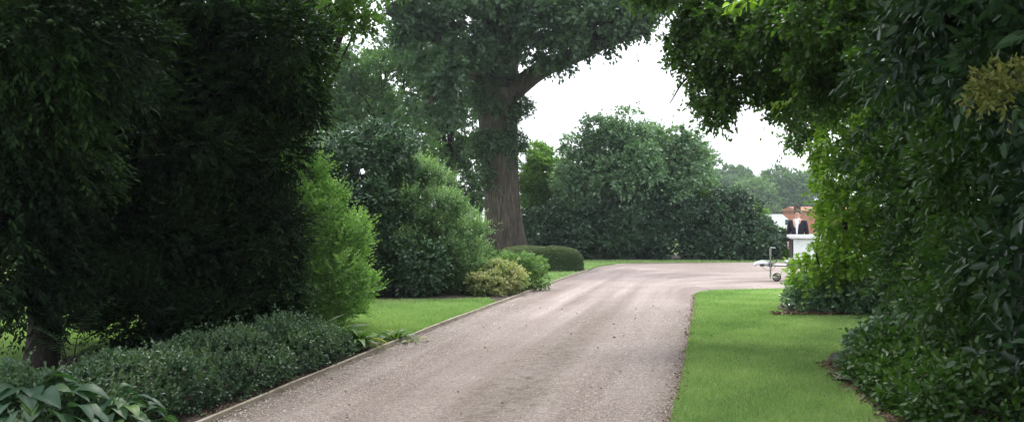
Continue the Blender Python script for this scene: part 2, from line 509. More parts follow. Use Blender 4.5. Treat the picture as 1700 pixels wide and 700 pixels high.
def foliage(name, ells, n, L, K, mat, parent, tseed=1, tone0=.4, tvar=.22, tscale=1.2, top_tone=0.0, long_frac=.05, sd=None, **kw):
    sd = sd or {}
    p, out = seeds(ells, n, **sd)
    N = len(p)
    Ls = L * (.6 + .7 * rng.random(N)); Ls[rng.random(N) < long_frac] *= 2.0
    tn = tone0 + tvar * snoise(p, tscale, tseed) + rng.normal(size=N) * .06 + top_tone * np.clip(out[:, 2], 0, 1)  # top_tone paints lit tops: leaf colour paler where sprays face up
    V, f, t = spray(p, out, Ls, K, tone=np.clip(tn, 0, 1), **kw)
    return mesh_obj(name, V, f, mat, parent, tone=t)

def plant(name, loc, label, cat, group=None):
    o = empty(name, (float(loc[0]), float(loc[1]), 0.0), label, cat, group)
    o['_w'] = (float(loc[0]), float(loc[1]), 0.0)
    return o

def limbs(base, ells, r0=.05, r1=.012, frac=1.0, sag=.2, seed=2, max_n=60, start_z=None):
    g = np.random.default_rng(seed)
    items = []
    sel = [e for e in ells if g.random() < frac][:max_n]
    base = np.array(base, float)
    for e in sel:
        c = np.array(e[0], float)
        b = base.copy()
        if start_z: b[2] = g.uniform(*start_z)
        mid = b * .45 + c * .55 + np.array([g.normal() * .15, g.normal() * .15, sag * np.linalg.norm(c - b) * .4])
        pts = curve([b, mid, c], 9)
        items.append((pts, np.linspace(r0, r1, 9)))
    return items

# ------------------------------------------------------------------ ground, drive, lawns, beds
def sheet(name, poly, z, mat, kind='structure', thick=.0, parent=None):
    n = len(poly)
    V = [(x, y, z) for x, y in poly]
    Fc = [list(range(n))]
    if thick:
        V += [(x, y, z - thick) for x, y in poly]
        Fc += [[i, (i + 1) % n, (i + 1) % n + n, i + n] for i in range(n)]
    o = mesh_obj(name, np.array(V), Fc, mat, parent)
    if kind: o['kind'] = kind
    return o

g = sheet('ground', [(-500, -500), (500, -500), (500, 600), (-500, 600)], 0.0, M['field'])

LE = np.array([(-4.9, -6.0), (-3.4, 1.0), (-2.24, 6.81), (-1.65, 9.71), (-.95, 12.9), (-.16, 16.2), (.95, 20.9), (2.2, 25.9), (2.75, 28.2), (3.4, 29.6)])
RE = np.array([(-1.95, -6.0), (-.15, 1.0), (1.2, 6.75), (1.62, 8.5), (2.29, 11.5), (2.94, 14.4), (3.40, 16.5)])
LEc = curve([(x, y, 0) for x, y in LE], 70)[:, :2]
RE2 = np.array([(3.40, 16.5), (3.62, 17.6), (3.86, 18.3), (4.25, 18.75), (4.9, 19.0), (6.0, 19.3), (9, 19.8), (20, 21), (40, 24)])
FAR = np.array([(3.4, 29.6), (4.2, 30.2), (5.5, 30.5), (9.5, 30.9), (20, 32), (40, 35)])

def drive():
    Lp = LEc
    Rp = np.vstack([RE, RE2[1:4]])
    Rc = curve([(x, y, 0) for x, y in Rp], 70)[:, :2]
    rows, cols = 70, 60
    V, moss, trk = [], [], []
    for i in range(rows):
        for j in range(cols):
            t = j / (cols - 1)
            q = Lp[i] * (1 - t) + Rc[i] * t
            y = q[1]
            e = min(t, 1 - t)
            ed = .006 - .015 * max(0, 1 - e / .06)
            V.append((q[0], q[1], .014 + ed + .010 * math.sin(t * PI)))
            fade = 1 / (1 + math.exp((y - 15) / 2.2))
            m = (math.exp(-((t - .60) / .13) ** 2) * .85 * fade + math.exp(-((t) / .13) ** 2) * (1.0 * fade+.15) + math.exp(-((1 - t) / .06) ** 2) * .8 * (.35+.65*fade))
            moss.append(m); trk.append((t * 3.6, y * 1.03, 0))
    fcs = [[i * cols + j, i * cols + j + 1, (i + 1) * cols + j + 1, (i + 1) * cols + j] for i in range(rows - 1) for j in range(cols - 1)]
    # the turn to the right: one polygon strip joined to the last row
    base = len(V)
    A = curve([(x, y, 0) for x, y in RE2[3:]], 24)[:, :2]
    B = curve([(x, y, 0) for x, y in FAR], 24)[:, :2]
    c2 = 24
    for i in range(24):
        for j in range(c2):
            t = j / (c2 - 1)
            q = A[i] * (1 - t) + B[i] * t
            V.append((q[0], q[1], .014 + .006)); moss.append(.08 + .5 * math.exp(-(t / .05) ** 2)); trk.append(((1 - t) * 3.6 * 2.4 - 5.04, 18 + i * 1.2, 0))
    fcs += [[base + i * c2 + j, base + (i + 1) * c2 + j, base + (i + 1) * c2 + j + 1, base + i * c2 + j + 1] for i in range(23) for j in range(c2 - 1)]
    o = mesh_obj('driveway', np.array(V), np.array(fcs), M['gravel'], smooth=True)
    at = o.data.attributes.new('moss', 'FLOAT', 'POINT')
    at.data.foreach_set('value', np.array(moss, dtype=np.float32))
    at = o.data.attributes.new('track', 'FLOAT_VECTOR', 'POINT')
    at.data.foreach_set('vector', np.array(trk, dtype=np.float32).ravel())
    o['kind'] = 'structure'
    return np.vstack([Lp, Rc[::-1]]), Rc
DRIVE, REc = drive()

LAWN_R = [tuple(p) for p in REc] + [(4.9, 18.98), (6.0, 19.25), (9, 19.75), (20, 20.95), (20, -6)]
sheet('lawn', LAWN_R, .022, M['lawn'], thick=.02)
left_pts = [tuple(p) for p in LEc if p[1] > 10.9 and p[1] < 29.7]
LAWN_L = [(x - .045, y) for x, y in left_pts] + [(4.2, 30.25), (5.5, 30.56), (9.5, 30.96), (20, 32.06), (40, 35.1), (40, 60), (-40, 60), (-40, 8.6), (-7, 8.6), (-5.0, 9.0), (-4.5, 11.2), (-2.6, 11.6), (-1.75, 11.2), (-1.52, 10.6)]
sheet('lawn', LAWN_L, .024, M['lawn'], thick=.02)
bedL = [(x - .04, y) for x, y in LEc if y < 11.6 and y > 2.0]
sheet('flower_bed', bedL + [(-1.9, 11.5), (-2.7, 11.9), (-4.6, 11.6), (-5.3, 10.6), (-5.3, 9.3), (-9, 8.8), (-9, 2.0)], .030, M['soil'], thick=.02)
e2 = [(x - .05, y) for x, y in LEc if 16.0 < y < 20.6]
sheet('flower_bed', e2 + [(.2, 20.9), (-1.0, 20.4), (-6, 20.3), (-6, 16.2), (-3.4, 16.35), (-1.2, 16.6), (-.45, 16.8)], .034, M['soil'], thick=.02)
sheet('flower_bed', [(2.5, 31.9), (4.5, 31.7), (8, 31.95), (14, 32.3), (14, 38), (-3, 38), (-3, 30), (1.4, 29.8)], .034, M['soil'], thick=.02)
sheet('flower_bed', [(4.42, 14.3), (4.6, 13.98), (6.4, 13.95), (9, 13.9), (9, 17.5), (5.8, 17.0), (4.95, 16.2), (4.5, 15.1)], .034, M['soil'], thick=.02)
BEDR = [(2.2, 3.0), (2.62, 5.2), (2.82, 6.7), (3.0, 7.6), (3.12, 8.4), (3.28, 9.3), (3.6, 10.0), (4.4, 10.6), (6, 10.8), (9, 11), (9, 3)]
sheet('flower_bed', BEDR, .034, M['soil'], thick=.02)

# timber edging: boards end to end with pegs behind
def edging():
    t = plant('timber_edging', (LEc[20][0], LEc[20][1]), 'low pale timber board edging along the left side of the gravel drive', 'edging')
    pts = np.array([p for p in LEc if 1.5 < p[1] < 26.4])
    i = 0
    while i < len(pts) - 1:
        j = min(i + 9, len(pts) - 1)
        seg = pts[i:j + 1]
        tan = norm(np.gradient(seg, axis=0)); nr = np.stack([-tan[:, 1], tan[:, 0]], 1)
        V = []
        for k, q in enumerate(seg):
            zt = .062 + .004 * math.sin(i + k * .7)
            a, b = q - nr[k] * 0, q + nr[k] * .034
            if k == len(seg) - 1: a, b = a - tan[k] * .004, b - tan[k] * .004
            V += [(a[0], a[1], .0), (a[0], a[1], zt - .003), (a[0] + nr[k][0] * .004, a[1] + nr[k][1] * .004, zt), (b[0] - nr[k][0] * .004, b[1] - nr[k][1] * .004, zt), (b[0], b[1], zt - .003), (b[0], b[1], 0)]
        m = len(seg)
        Fc = [[k * 6 + c, k * 6 + (c + 1) % 6, (k + 1) * 6 + (c + 1) % 6, (k + 1) * 6 + c] for k in range(m - 1) for c in range(6)]
        Fc += [[0, 1, 2, 3, 4, 5], [(m - 1) * 6 + c for c in range(6)][::-1]]
        mesh_obj('board', np.array(V), Fc, M['timber'], t)
        i = j
edging()

# grass blades
def in_poly(p, poly):
    x, y = p[:, 0], p[:, 1]; ins = np.zeros(len(p), bool); n = len(poly)
    for i in range(n):
        x1, y1 = poly[i]; x2, y2 = poly[(i + 1) % n]
        c = ((y1 > y) != (y2 > y)) & (x < (x2 - x1) * (y - y1) / ((y2 - y1) if y2 != y1 else 1e-9) + x1)
        ins ^= c
    return ins

def blades(name, poly, n, x0, x1, y0, y1, excl=(), h=.035, z=.022, label=None, far_pow=1.6, edge=0):
    u = rng.random(n) ** far_pow
    p = np.stack([rng.uniform(x0, x1, n), y0 + (y1 - y0) * u], 1)
    ok = in_poly(p, poly)
    for e in excl: ok &= ~in_poly(p, e)
    # only what the lens or a step beside it can see
    ok &= (np.abs(p[:, 0] / np.maximum(p[:, 1], .1)) < .8)
    p = p[ok]; N = len(p)
    az = rng.uniform(0, 2 * PI, N)
    dist = p[:, 1]
    w = .0022 * np.maximum(1, dist / 6.5) * rng.uniform(.8, 1.3, N)
    hh = h * rng.uniform(.5, 1.3, N)
    d = np.stack([np.cos(az), np.sin(az)], 1)
    lean = rng.uniform(.1, .9, N) * hh
    la = rng.uniform(0, 2 * PI, N)
    b = np.column_stack([p, np.full(N, z - .003)])
    side = np.column_stack([d * w[:, None], np.zeros(N)])
    tip = b + np.column_stack([np.cos(la) * lean, np.sin(la) * lean, hh])
    V = np.stack([b - side, b + side, tip], 1).reshape(-1, 3)
    f = np.arange(N * 3, dtype=np.int32).reshape(N, 3)
    q = np.column_stack([p, np.zeros(N)])
    tone = np.clip(.44 + .24 * snoise(q, 2.2, 41) + .12 * snoise(q, .5, 43) + rng.normal(size=N) * .14, 0, 1)
    o = mesh_obj(name, V, f, M['grass'], tone=tone)
    tag(o, label, 'grass', kind='stuff')
    return o
BED_IV = [(4.42, 14.3), (4.6, 13.98), (6.4, 13.95), (9, 13.9), (9, 17.5), (5.8, 17.0), (4.95, 16.2), (4.5, 15.1)]
blades('grass', LAWN_R, 420000, .9, 7.5, 5.6, 19.6, [BEDR, BED_IV], label='short mown bright green grass of the lawn right of the drive')
LEdge = [(-1.52, 10.6)]
blades('grass', LAWN_L, 400000, -11, 1.2, 8.6, 19.5, [e2 + [(.2, 20.9), (-1.0, 20.4), (-6, 20.3), (-6, 16.2), (-3.4, 16.35), (-1.2, 16.6), (-.45, 16.8)]], h=.05, z=.024, label='longer bright green grass of the lawn left of the drive', far_pow=1.1)
blades('grass', LAWN_L, 60000, 0, 12, 20.5, 32.2, [], h=.05, z=.024, label='strip of grass along the far edge of the gravel by the box hedge', far_pow=1.0)

# loose stones, dead leaves
def stones(n):
    k = n
    t = rng.random(k); yy = 5.8 + 10 * rng.random(k) ** 1.6
    xl = np.interp(yy, LEc[:, 1], LEc[:, 0]); xr = np.interp(yy, REc[:, 1], REc[:, 0])
    x = xl + (xr - xl) * t
    r = rng.uniform(.003, .0085, k) * (1 + .6 * (rng.random(k) < .04))
    c = np.column_stack([x, yy, np.full(k, .026)])
    base = np.array([(1, 0, 0), (0, 1, 0), (-1, 0, 0), (0, -1, 0), (0, 0, .7), (0, 0, -.7)], float)
    V = c[:, None] + base[None] * (r[:, None] * 1.0)[..., None] * rng.uniform(.6, 1.3, (k, 6, 1))
    fi = np.array([[0, 1, 4], [1, 2, 4], [2, 3, 4], [3, 0, 4]], dtype=np.int32)
    f = (np.arange(k, dtype=np.int32)[:, None, None] * 6 + fi[None]).reshape(-1, 3)
    o = mesh_obj('gravel', V.reshape(-1, 3), f, M['stone'], tone=np.repeat(np.clip(rng.normal(size=k) * .25 + .5, 0, 1), 4))
    tag(o, 'small loose pinkish stones lying on the gravel drive', 'gravel', kind='stuff')
stones(45000)

def litter(name, pts, size, label, tone0=.55):
    N = len(pts)
    az = rng.uniform(0, 2 * PI, N)
    a = np.column_stack([np.cos(az), np.sin(az), rng.normal(size=N) * .25])
    nr = np.column_stack([rng.normal(size=(N, 2)) * .5, np.ones(N)])
    L = rng.uniform(.6, 1.3, N) * size
    V, f, per = leaf_geo(pts, a, nr, L, L * .6, 'leaf', .3, .25)
    o = mesh_obj(name, V, f, M['deadleaf'], tone=np.repeat(np.clip(tone0 + rng.normal(size=N) * .3, 0, 1), per))
    return tag(o, label, 'fallen leaves', kind='stuff')

def along(line, n, spread, y0, y1, z=.035):
    line = np.asarray(line)
    yy = rng.uniform(y0, y1, n)
    x = np.interp(yy, line[:, 1], line[:, 0]) + rng.normal(size=n) * spread
    return np.column_stack([x, yy, np.full(n, z)])
litter('fallen_leaves', along(REc, 900, .035, 5.5, 18, .03), .03, 'brown dead leaves and clippings along the right edge of the gravel')
litter('fallen_leaves', np.vstack([along(np.array([(2.85, 6.4), (3.03, 7.4), (3.16, 8.4), (3.3, 9.3)]), 480, .06, 6.3, 9.4, .04)]), .05, 'pale brown dead leaves at the foot of the broad leaved plants beside the right lawn')
pp = np.column_stack([rng.uniform(4.1, 6.2, 900), 13.9 + np.abs(rng.normal(size=900)) * .12, rng.uniform(.035, .07, 900)])
litter('fallen_leaves', pp, .055, 'brown dead leaves under the glossy ground cover bank', .35)
q = rng.random(90)
litter('fallen_leaves', np.column_stack([rng.uniform(-1.8, 2.2, 90), rng.uniform(6, 15, 90), np.full(90, .035)]), .035, 'few scattered leaves lying on the gravel drive', .7)
litter('fallen_leaves', np.column_stack([rng.uniform(2.4, 3.6, 26), rng.uniform(7, 17, 26), np.full(26, .06)]), .04, 'few scattered leaves lying on the right lawn', .8)
litter('fallen_leaves', along(np.array([(x - .14, y) for x, y in LEc]), 500, .06, 6.5, 11.4, .04), .03, 'leaf litter on the dark soil behind the timber edging', .3)

# ------------------------------------------------------------------ haze
def haze():
    m, n, l, out = mat_new('air_haze')
    v = n.new('ShaderNodeVolumePrincipled')
    v.inputs['Color'].default_value = (.80, .88, .95, 1)
    v.inputs['Density'].default_value = HAZE
    v.inputs['Anisotropy'].default_value = .2
    l.new(v.outputs[0], out.inputs['Volume'])
    o = MB().box((0, 50, 19.5), (560, 620, 20.5)).build('haze', m)
    tag(o, 'thin pale summer haze over the distant trees', 'haze', kind='stuff')
HAZE = .0007
if HAZE: haze()

# ------------------------------------------------------------------ oak
oak = plant('oak_tree', (-.25, 31), 'huge old oak with a thick bare trunk behind the clipped box hedge', 'tree')
D = 31.0
tp = [P(846, 440, D), P(842, 415, D), P(836, 370, D), P(833, 320, D), P(830, 250, D), P(826, 190, D), P(824, 150, D)]
tp[0][2] = -.15
tr = [.90, .73, .65, .61, .63, .68, .78]
ts = curve(tp, 30); rs = np.interp(np.linspace(0, 6, 30), range(7), tr)
V1, F1 = tube_geo(ts, rs, 40, .06, 2)
mesh_obj('trunk', V1, F1, M['bark'], oak, smooth=True)
LB = [
    ([P(834, 165, D), P(862, 142, D - .3), P(905, 112, D - .8), P(965, 88, D - 1.2), P(1030, 55, D - 1.5), P(1090, 5, D - 1.6), P(1140, -60, D - 1.4)], [.42, .36, .30, .26, .22, .16, .08]),
    ([P(815, 165, D), P(822, 90, D - .2), P(812, 20, D - .4), P(795, -60, D), P(780, -160, D)], [.55, .40, .34, .3, .2]),
    ([P(832, 155, D), P(845, 90, D + .3), P(868, 20, D + .6), P(885, -80, D + .5), P(890, -180, D)], [.50, .42, .36, .3, .2]),
    ([P(810, 160, D), P(782, 110, D - .8), P(742, 75, D - 1.4), P(690, 40, D - 1.8), P(640, 20, D - 2)], [.38, .26, .2, .15, .07]),
    ([P(800, 120, D - .3), P(770, 120, D - 1.6), P(735, 140, D - 2.3), P(700, 190, D - 2.6)], [.2, .14, .1, .04]),
    ([P(960, 92, D - 1.2), P(990, 60, D - 1.6), P(1010, 20, D - 2)], [.2, .14, .06]),
]
tubes_obj('branches', [(curve(a, 16), np.interp(np.linspace(0, 1, 16), np.linspace(0, 1, len(b)), b)) for a, b in LB], M['bark'], oak, 14)
oe = []
def cl(u, v, d, r, sq=.7): return (tuple(P(u, v, d)), (r, r, r * sq))
for (u, v, dd, r) in [
    (700, 20, -2, 1.5), (650, 0, -1, 1.0), (745, 60, -2, 1.25), (790, 20, -2.2, 1.4), (850, 10, -2.4, 1.5), (905, 30, -2.5, 1.3), (955, 35, -2.5, 1.1), (1000, 10, -2.5, 1.0), (1050, 0, -2.5, .9), (1085, -10, -2, .8),
    (735, 110, -2.4, .8), (770, 100, -2.5, .9), (870, 75, -2.3, .8), (915, 82, -2.5, .65), (950, 70, -2.6, .6), (800, 70, -2.5, .9), (690, 95, -2, .8), (720, 150, -2.3, .6), (690, 180, -2.4, .5), (740, 190, -2.2, .45), (665, 60, -2, .8),
    (1020, 45, -2.7, .6), (935, 95, -1.9, .5), (975, 82, -2.2, .5), (1010, 62, -2.3, .45), (905, 112, -1.4, .4), (1075, 10, -2.4, .7), (1100, 30, -2.2, .5), (1065, 40, -2.6, .45), (880, 105, -1.6, .35), (1045, 75, -2.4, .2), (985, 62, -2.4, .5),
    (800, -60, 0, 2.6), (900, -70, 0, 2.6), (720, -90, 0, 2.0), (1000, -70, 0, 2.2), (1080, -80, 0, 1.8), (850, -160, 0, 3.5), (780, -20, 2, 2.2), (900, -20, 2, 2.2), (700, -10, 2, 1.2), (845, 60, -1.2, .7), (868, 95, -1.0, .45), (872, 122, -1.2, .4), (892, 106, -1.4, .4), (880, 90, -1.6, .5), (850, 135, -1.3, .4), (800, 100, -1.4, .7)]:
    oe.append(cl(u, v, D + dd, r * .9))
ol = lumps(oe, 215, .45, (.4, 1.08), .7, zmin=3.5, seed=8)
foliage('crown', ol, 15000, .34, 7, M['oak'], oak, 5, .42, .2, 2.5, leaf=(.21, .13), up=.1, nz=.6, droop=.35, splay=1.1, n_up=.7, n_out=.3, n_nz=.7, sd=dict(rear=.6, overlap=.6, shell=.35))
# short shoots sprouting from the trunk
g2 = np.random.default_rng(77)
sp_ = []
for k in range(34):
    v = g2.uniform(95, 275)
    a = g2.uniform(-PI, .1)
    c = P(828, v, D) + np.array([math.cos(a) * .72, math.sin(a) * .72, 0])
    r = g2.uniform(.16, .42) * (1.0 if v < 240 else .75)
    sp_.append((tuple(c), (r, r * .7, r * .7)))
for (u, v, r) in [(868, 182, .28), (873, 176, .2), (805, 285, .3), (815, 300, .28), (845, 225, .3), (795, 240, .3), (795, 395, .18)]:
    sp_.append((tuple(P(u, v, D - .6)), (r, r * .7, r * .8)))
foliage('trunk_shoots', sp_, 2300, .22, 8, M['oak'], oak, 9, .5, .2, 1.0, leaf=(.12, .07), up=-.1, nz=.5, droop=.4, splay=1.1, n_up=.5, n_out=.5, n_nz=.6, sd=dict(rear=.3, overlap=.5, shell=.3))
tubes_obj('ivy_stem', [(curve([P(848, 430, D - .9), P(858, 395, D - .75), P(862, 340, D - .55), P(858, 270, D - .6)], 12), np.linspace(.03, .015, 12))], M['twig'], oak, 6)

# ------------------------------------------------------------------ trees behind on the left, and to the right of the oak
def tree(name, label, base, ells, n_l, r_l, n, L, K, mat, tr0=.12, top=None, leaf=(.12, .07), nl_seed=1, tone0=.4, group=None, droop=.2, rear=.4, lfrac=.35, cat='tree', tvar=.22, extra=None, lz=(1.0, 3.0), depth=(.5, 1.0), shell=.3, long_frac=.05, kind='quad', trunk=True, fold=.18):
    t = plant(name, base, label, cat, group)
    c = np.array([e[0] for e in ells])
    top = top if top is not None else c[:, 2].mean() + .3
    cen = c.mean(0)
    if trunk:
        tpts = curve([(base[0], base[1], -.1), (base[0] * .8 + cen[0] * .2, base[1] * .8 + cen[1] * .2, top * .5), (base[0] * .5 + cen[0] * .5, base[1] * .5 + cen[1] * .5, top)], 14)
        items = [(tpts, np.linspace(tr0 * 1.15, tr0 * .5, 14))]
        tubes_obj('trunk', items, M['twig'], t, 12)
    ll = lumps(ells, n_l, r_l, depth, .75, zmin=.2, seed=nl_seed)
    items = limbs((base[0] * .8 + cen[0] * .2, base[1] * .8 + cen[1] * .2, 0), ll, tr0 * .33, .008, lfrac, .2, nl_seed, 50, start_z=lz)
    if items: tubes_obj('branches', items, M['twig'], t, 6)
    foliage('crown', ll, n, L, K, mat, t, nl_seed, tone0, tvar, 1.6, leaf=leaf, up=.3, nz=.5, droop=droop, splay=1.0, n_up=.7, n_out=.5, n_nz=.6, sd=dict(rear=rear, overlap=.6, shell=shell), long_frac=long_frac, kind=kind, fold=fold)
    return t

def E(u, v, d, rx, rz=None, ry=None):
    return (tuple(P(u, v, d)), (rx, ry or rx, rz or rx))

tree('deciduous_tree', 'airy tree seen through the gap just left of the oak trunk', ((745 - 850) * 40 / F, 40), [E(745, 170, 40, 1.5, 2.6), E(775, 110, 40, 1.3, 1.8), E(715, 90, 40, 1.6, 2), E(770, 260, 40, .8, 1.1), E(735, 285, 40, .9, .9), E(800, 305, 40, .7, 1.0), E(780, 345, 40, .8, .8)], 130, .42, 5200, .32, 7, M['far_tree'], .14, leaf=(.19, .12), nl_seed=21, lz=(1.5, 6), top=6)
tree('deciduous_tree', 'tall leafy tree rising behind the dark rounded shrub on the left', ((640 - 850) * 36 / F, 36), [E(640, 150, 36, 1.8, 2.2), E(600, 190, 36, 1.7, 1.8), E(560, 130, 36, 1.5, 1.8), E(660, 80, 36, 1.4, 1.4), E(690, 230, 36, 1.1, 1.4)], 100, .40, 4000, .3, 7, M['far_tree'], .2, leaf=(.18, .11), nl_seed=22, lz=(1.5, 5), top=5.5)
tree('deciduous_tree', 'pale green tree far behind, between the overhanging branch and the tall leafy tree', ((575 - 850) * 46 / F, 46), [E(575, 130, 46, 2.0, 2.2), E(560, 200, 46, 2.2, 2.4), E(620, 200, 46, 2.2, 2.2), E(700, 220, 46, 2.2, 2.0)], 70, .5, 2800, .35, 7, M['lime_tree'], .2, leaf=(.22, .13), nl_seed=23, tone0=.3, lz=(1.5, 6), top=6)
tree('small_tree', 'small yellow green tree with thin stems just right of the oak trunk', ((885 - 850) * 36 / F, 36), [E(888, 270, 36, .85, .6), E(905, 300, 36, .95, .6), E(880, 320, 36, .9, .6), E(870, 365, 36, .6, .6), E(925, 345, 36, .6, .5), E(905, 385, 36.5, .6, .5), E(895, 250, 36.2, .6, .35), E(925, 290, 36.4, .7, .5), E(945, 320, 36.5, .5, .5)], 85, .28, 6000, .22, 8, M['lime_tree'], .07, leaf=(.12, .07), nl_seed=24, lz=(.8, 2), top=2.4)
tree('deciduous_tree', 'greyish tree between the small yellow green tree and the tall broad bush', ((935 - 850) * 44 / F, 44), [E(935, 300, 44, 1.1, 1.1), E(955, 330, 44, 1.2, 1.4), E(915, 340, 44, 1.1, 1.2)], 60, .4, 6000, .25, 8, M['far_bush'], .12, leaf=(.13, .07), nl_seed=25, lz=(.8, 2.5))
# hedge mass behind, lower left of the broad bush
tree('evergreen_shrub', 'dark low evergreen shrub behind the box hedge, left of the tall broad bush', ((905 - 850) * 33.5 / F, 33.5), [E(890, 395, 33.5, 1.0, 1.0), E(925, 385, 33.3, 1.0, 1.2), E(950, 400, 33, .9, 1.0), E(860, 395, 34.5, 1.0, 1.0)], 80, .3, 7000, .17, 7, M['holly'], .05, leaf=(.12, .075), nl_seed=26, lz=(.2, .8), top=1)
tree('broad_bush', 'tall broad silvery green bush across the drive, highest of the far bushes', ((1045 - 850) * 34 / F, 34),
     [E(1045, 232, 34.3, 1.05, .9), E(1000, 250, 34.2, 1.1, .9), E(1100, 250, 34.2, 1.1, .9), E(1050, 290, 34.2, 1.8, 1.3), E(990, 310, 34.2, 1.2, 1.2), E(1120, 300, 34.2, 1.1, 1.2), E(1145, 320, 34.4, .6, 1.1), E(1045, 208, 34.4, .4, .35), E(1075, 222, 34.2, .4, .4), E(968, 285, 33.8, .5, .6), E(1135, 245, 34, .45, .5)],
     120, .46, 15000, .25, 7, M['far_bush'], .16, leaf=(.15, .09), nl_seed=27, lz=(.3, 2), top=3.5, depth=(.7, 1.12), long_frac=.15, tvar=.3, tone0=.5)
tree('evergreen_hedge', 'long dark evergreen hedge bushes below and in front of the tall silvery green bush', ((1060 - 850) * 33 / F, 33),
     [E(960, 395, 33, .95, .9), E(1000, 375, 33, .9, 1.2), E(1045, 370, 32.9, 1.0, 1.35), E(1090, 380, 32.9, 1.0, 1.2), E(1135, 382, 33, .85, 1.05), E(1160, 400, 33, .75, .8), E(1022, 402, 32.6, .6, .6), E(1075, 340, 33.2, .8, .8), E(1020, 330, 33.3, .7, .7)],
     150, .32, 17000, .18, 7, M['holly'], .08, leaf=(.12, .075), nl_seed=127, lz=(.2, 1), top=1.4, depth=(.72, 1.05), tvar=.3)
tree('evergreen_hedge', 'dark rounded evergreen hedge bush at the far right end of the drive by the trailer', ((1225 - 850) * 33 / F, 33),
     [E(1205, 350, 33, .9, .8), E(1190, 385, 32.9, 1.0, 1.1), E(1235, 378, 33, 1.0, .95), E(1262, 404, 33, .8, .62), E(1235, 402, 32.7, 1.2, .8)], 150, .28, 14000, .17, 7, M['holly'], .06, leaf=(.12, .075), nl_seed=28, lz=(.2, .8), top=1.2, depth=(.75, 1.0))
tree('fresh_shrub', 'yellow green shrub growing at the right end of the dark evergreen hedge', ((1297 - 850) * 33 / F, 33), [E(1296, 410, 33.2, .5, .5), E(1282, 396, 33.6, .5, .55), E(1255, 362, 33.9, .5, .5)], 50, .2, 6000, .15, 8, M['lime_tree'], .04, leaf=(.08, .045), nl_seed=29, tone0=.5, lz=(.2, .6), top=1)
tree('fresh_shrub', 'light green shrub poking up between the tall broad bush and the evergreen hedge', ((1167 - 850) * 33.6 / F, 33.6), [E(1166, 345, 33.6, .38, .8)], 30, .2, 3000, .15, 8, M['lime_tree'], .04, leaf=(.08, .045), nl_seed=30, tone0=.45, lz=(.2, .6), top=1)

# distant wood: trees one can tell apart
dist_spec = [(1150, 262, 120, 3.6, 'blue green distant tree just behind the right shoulder of the tall broad bush'),
             (1185, 300, 135, 3.6, 'low hazy distant tree, second in the far row beyond the hedge'),
             (1222, 292, 150, 3.4, 'hazy round topped distant tree in the middle of the far row'),
             (1250, 312, 125, 2.9, 'paler green low distant tree in front of the far row'),
             (1297, 300, 130, 4.4, 'broad hazy distant tree above the brick building'),
             (1345, 300, 140, 4.2, 'hazy distant tree half hidden behind the right hand column of leaves'),
             (1120, 320, 150, 4.5, 'hazy distant tree mostly hidden behind the tall broad bush'),
             (1275, 318, 170, 4.5, 'faint farthest tree filling the gap between the round and the broad one'),
             (1205, 318, 175, 4.5, 'faint farthest tree low behind the middle of the far row')]
for k, (u, v, d, r, lab) in enumerate(dist_spec):
    z = P(u, v, d)[2]
    tree('distant_tree', lab, ((u - 850) * d / F, d), [((( u - 850) * d / F), d, max(z - r * .15, 2.5)) and (((u - 850) * d / F, d, z * .62), (r, r, z * .55)), (((u - 850) * d / F, d, z * .9), (r * .6, r * .6, r * .42))], 90, 1.0, 4500, .6, 7, M['far_tree'], .3, leaf=(.42, .26), nl_seed=40 + k, group='distant trees beyond the hedge', rear=.15, lfrac=.1, depth=(.7, 1.0), lz=(1, 4), tone0=.35 if k != 3 else .7)
tree('distant_tree', 'far tree whose leaves show through gaps behind the left conifers', (-24, 42), [((-24, 42, 5), (5, 3, 4.5))], 60, 1.0, 3500, .5, 7, M['far_tree'], .25, leaf=(.35, .2), nl_seed=60, group='far trees on the left', rear=.2, lfrac=.1, depth=(.7, 1.0))
tree('distant_tree', 'far tree behind the conifers and left of the pale green tree', (-13, 44), [((-13, 44, 5), (4.5, 3, 4.2))], 60, 1.0, 3500, .5, 7, M['far_tree'], .25, leaf=(.35, .2), nl_seed=61, group='far trees on the left', rear=.2, lfrac=.1, depth=(.7, 1.0))

# ------------------------------------------------------------------ brick building and white van beyond the hedge
def brick_house():
    x0, x1, y0, y1 = 29.3, 35, 90, 96
    t = plant('brick_building', (30.7, 93), 'low red brick building with a clay tile roof, glimpsed beyond the hedge', 'building')
    MB().box(((x0 + x1) / 2, 93, 1.15), ((x1 - x0) / 2, 3, 1.15)).build('wall', M['brick'], t)
    r = MB()
    r.add([(x0 - .3, y0 - .3, 2.303), (x1 + .3, y0 - .3, 2.303), (x1 + .3, y1 + .3, 2.303), (x0 - .3, y1 + .3, 2.303), (x0 - .3, 93, 2.75), (x1 + .3, 93, 2.75)],
          [[0, 1, 5, 4], [2, 3, 4, 5], [0, 4, 3], [1, 2, 5], [0, 3, 2, 1]])
    r.build('roof', M['tile'], t)
    for x in (31.8, 33.8):
        w = MB().box((x, y0 - .02, 1.5), (.4, .03, .45)).build('window', M['white'], t)
        MB().box((x, y0 - .055, 1.5), (.33, .008, .38)).build('pane', M['glass'], w)
brick_house()
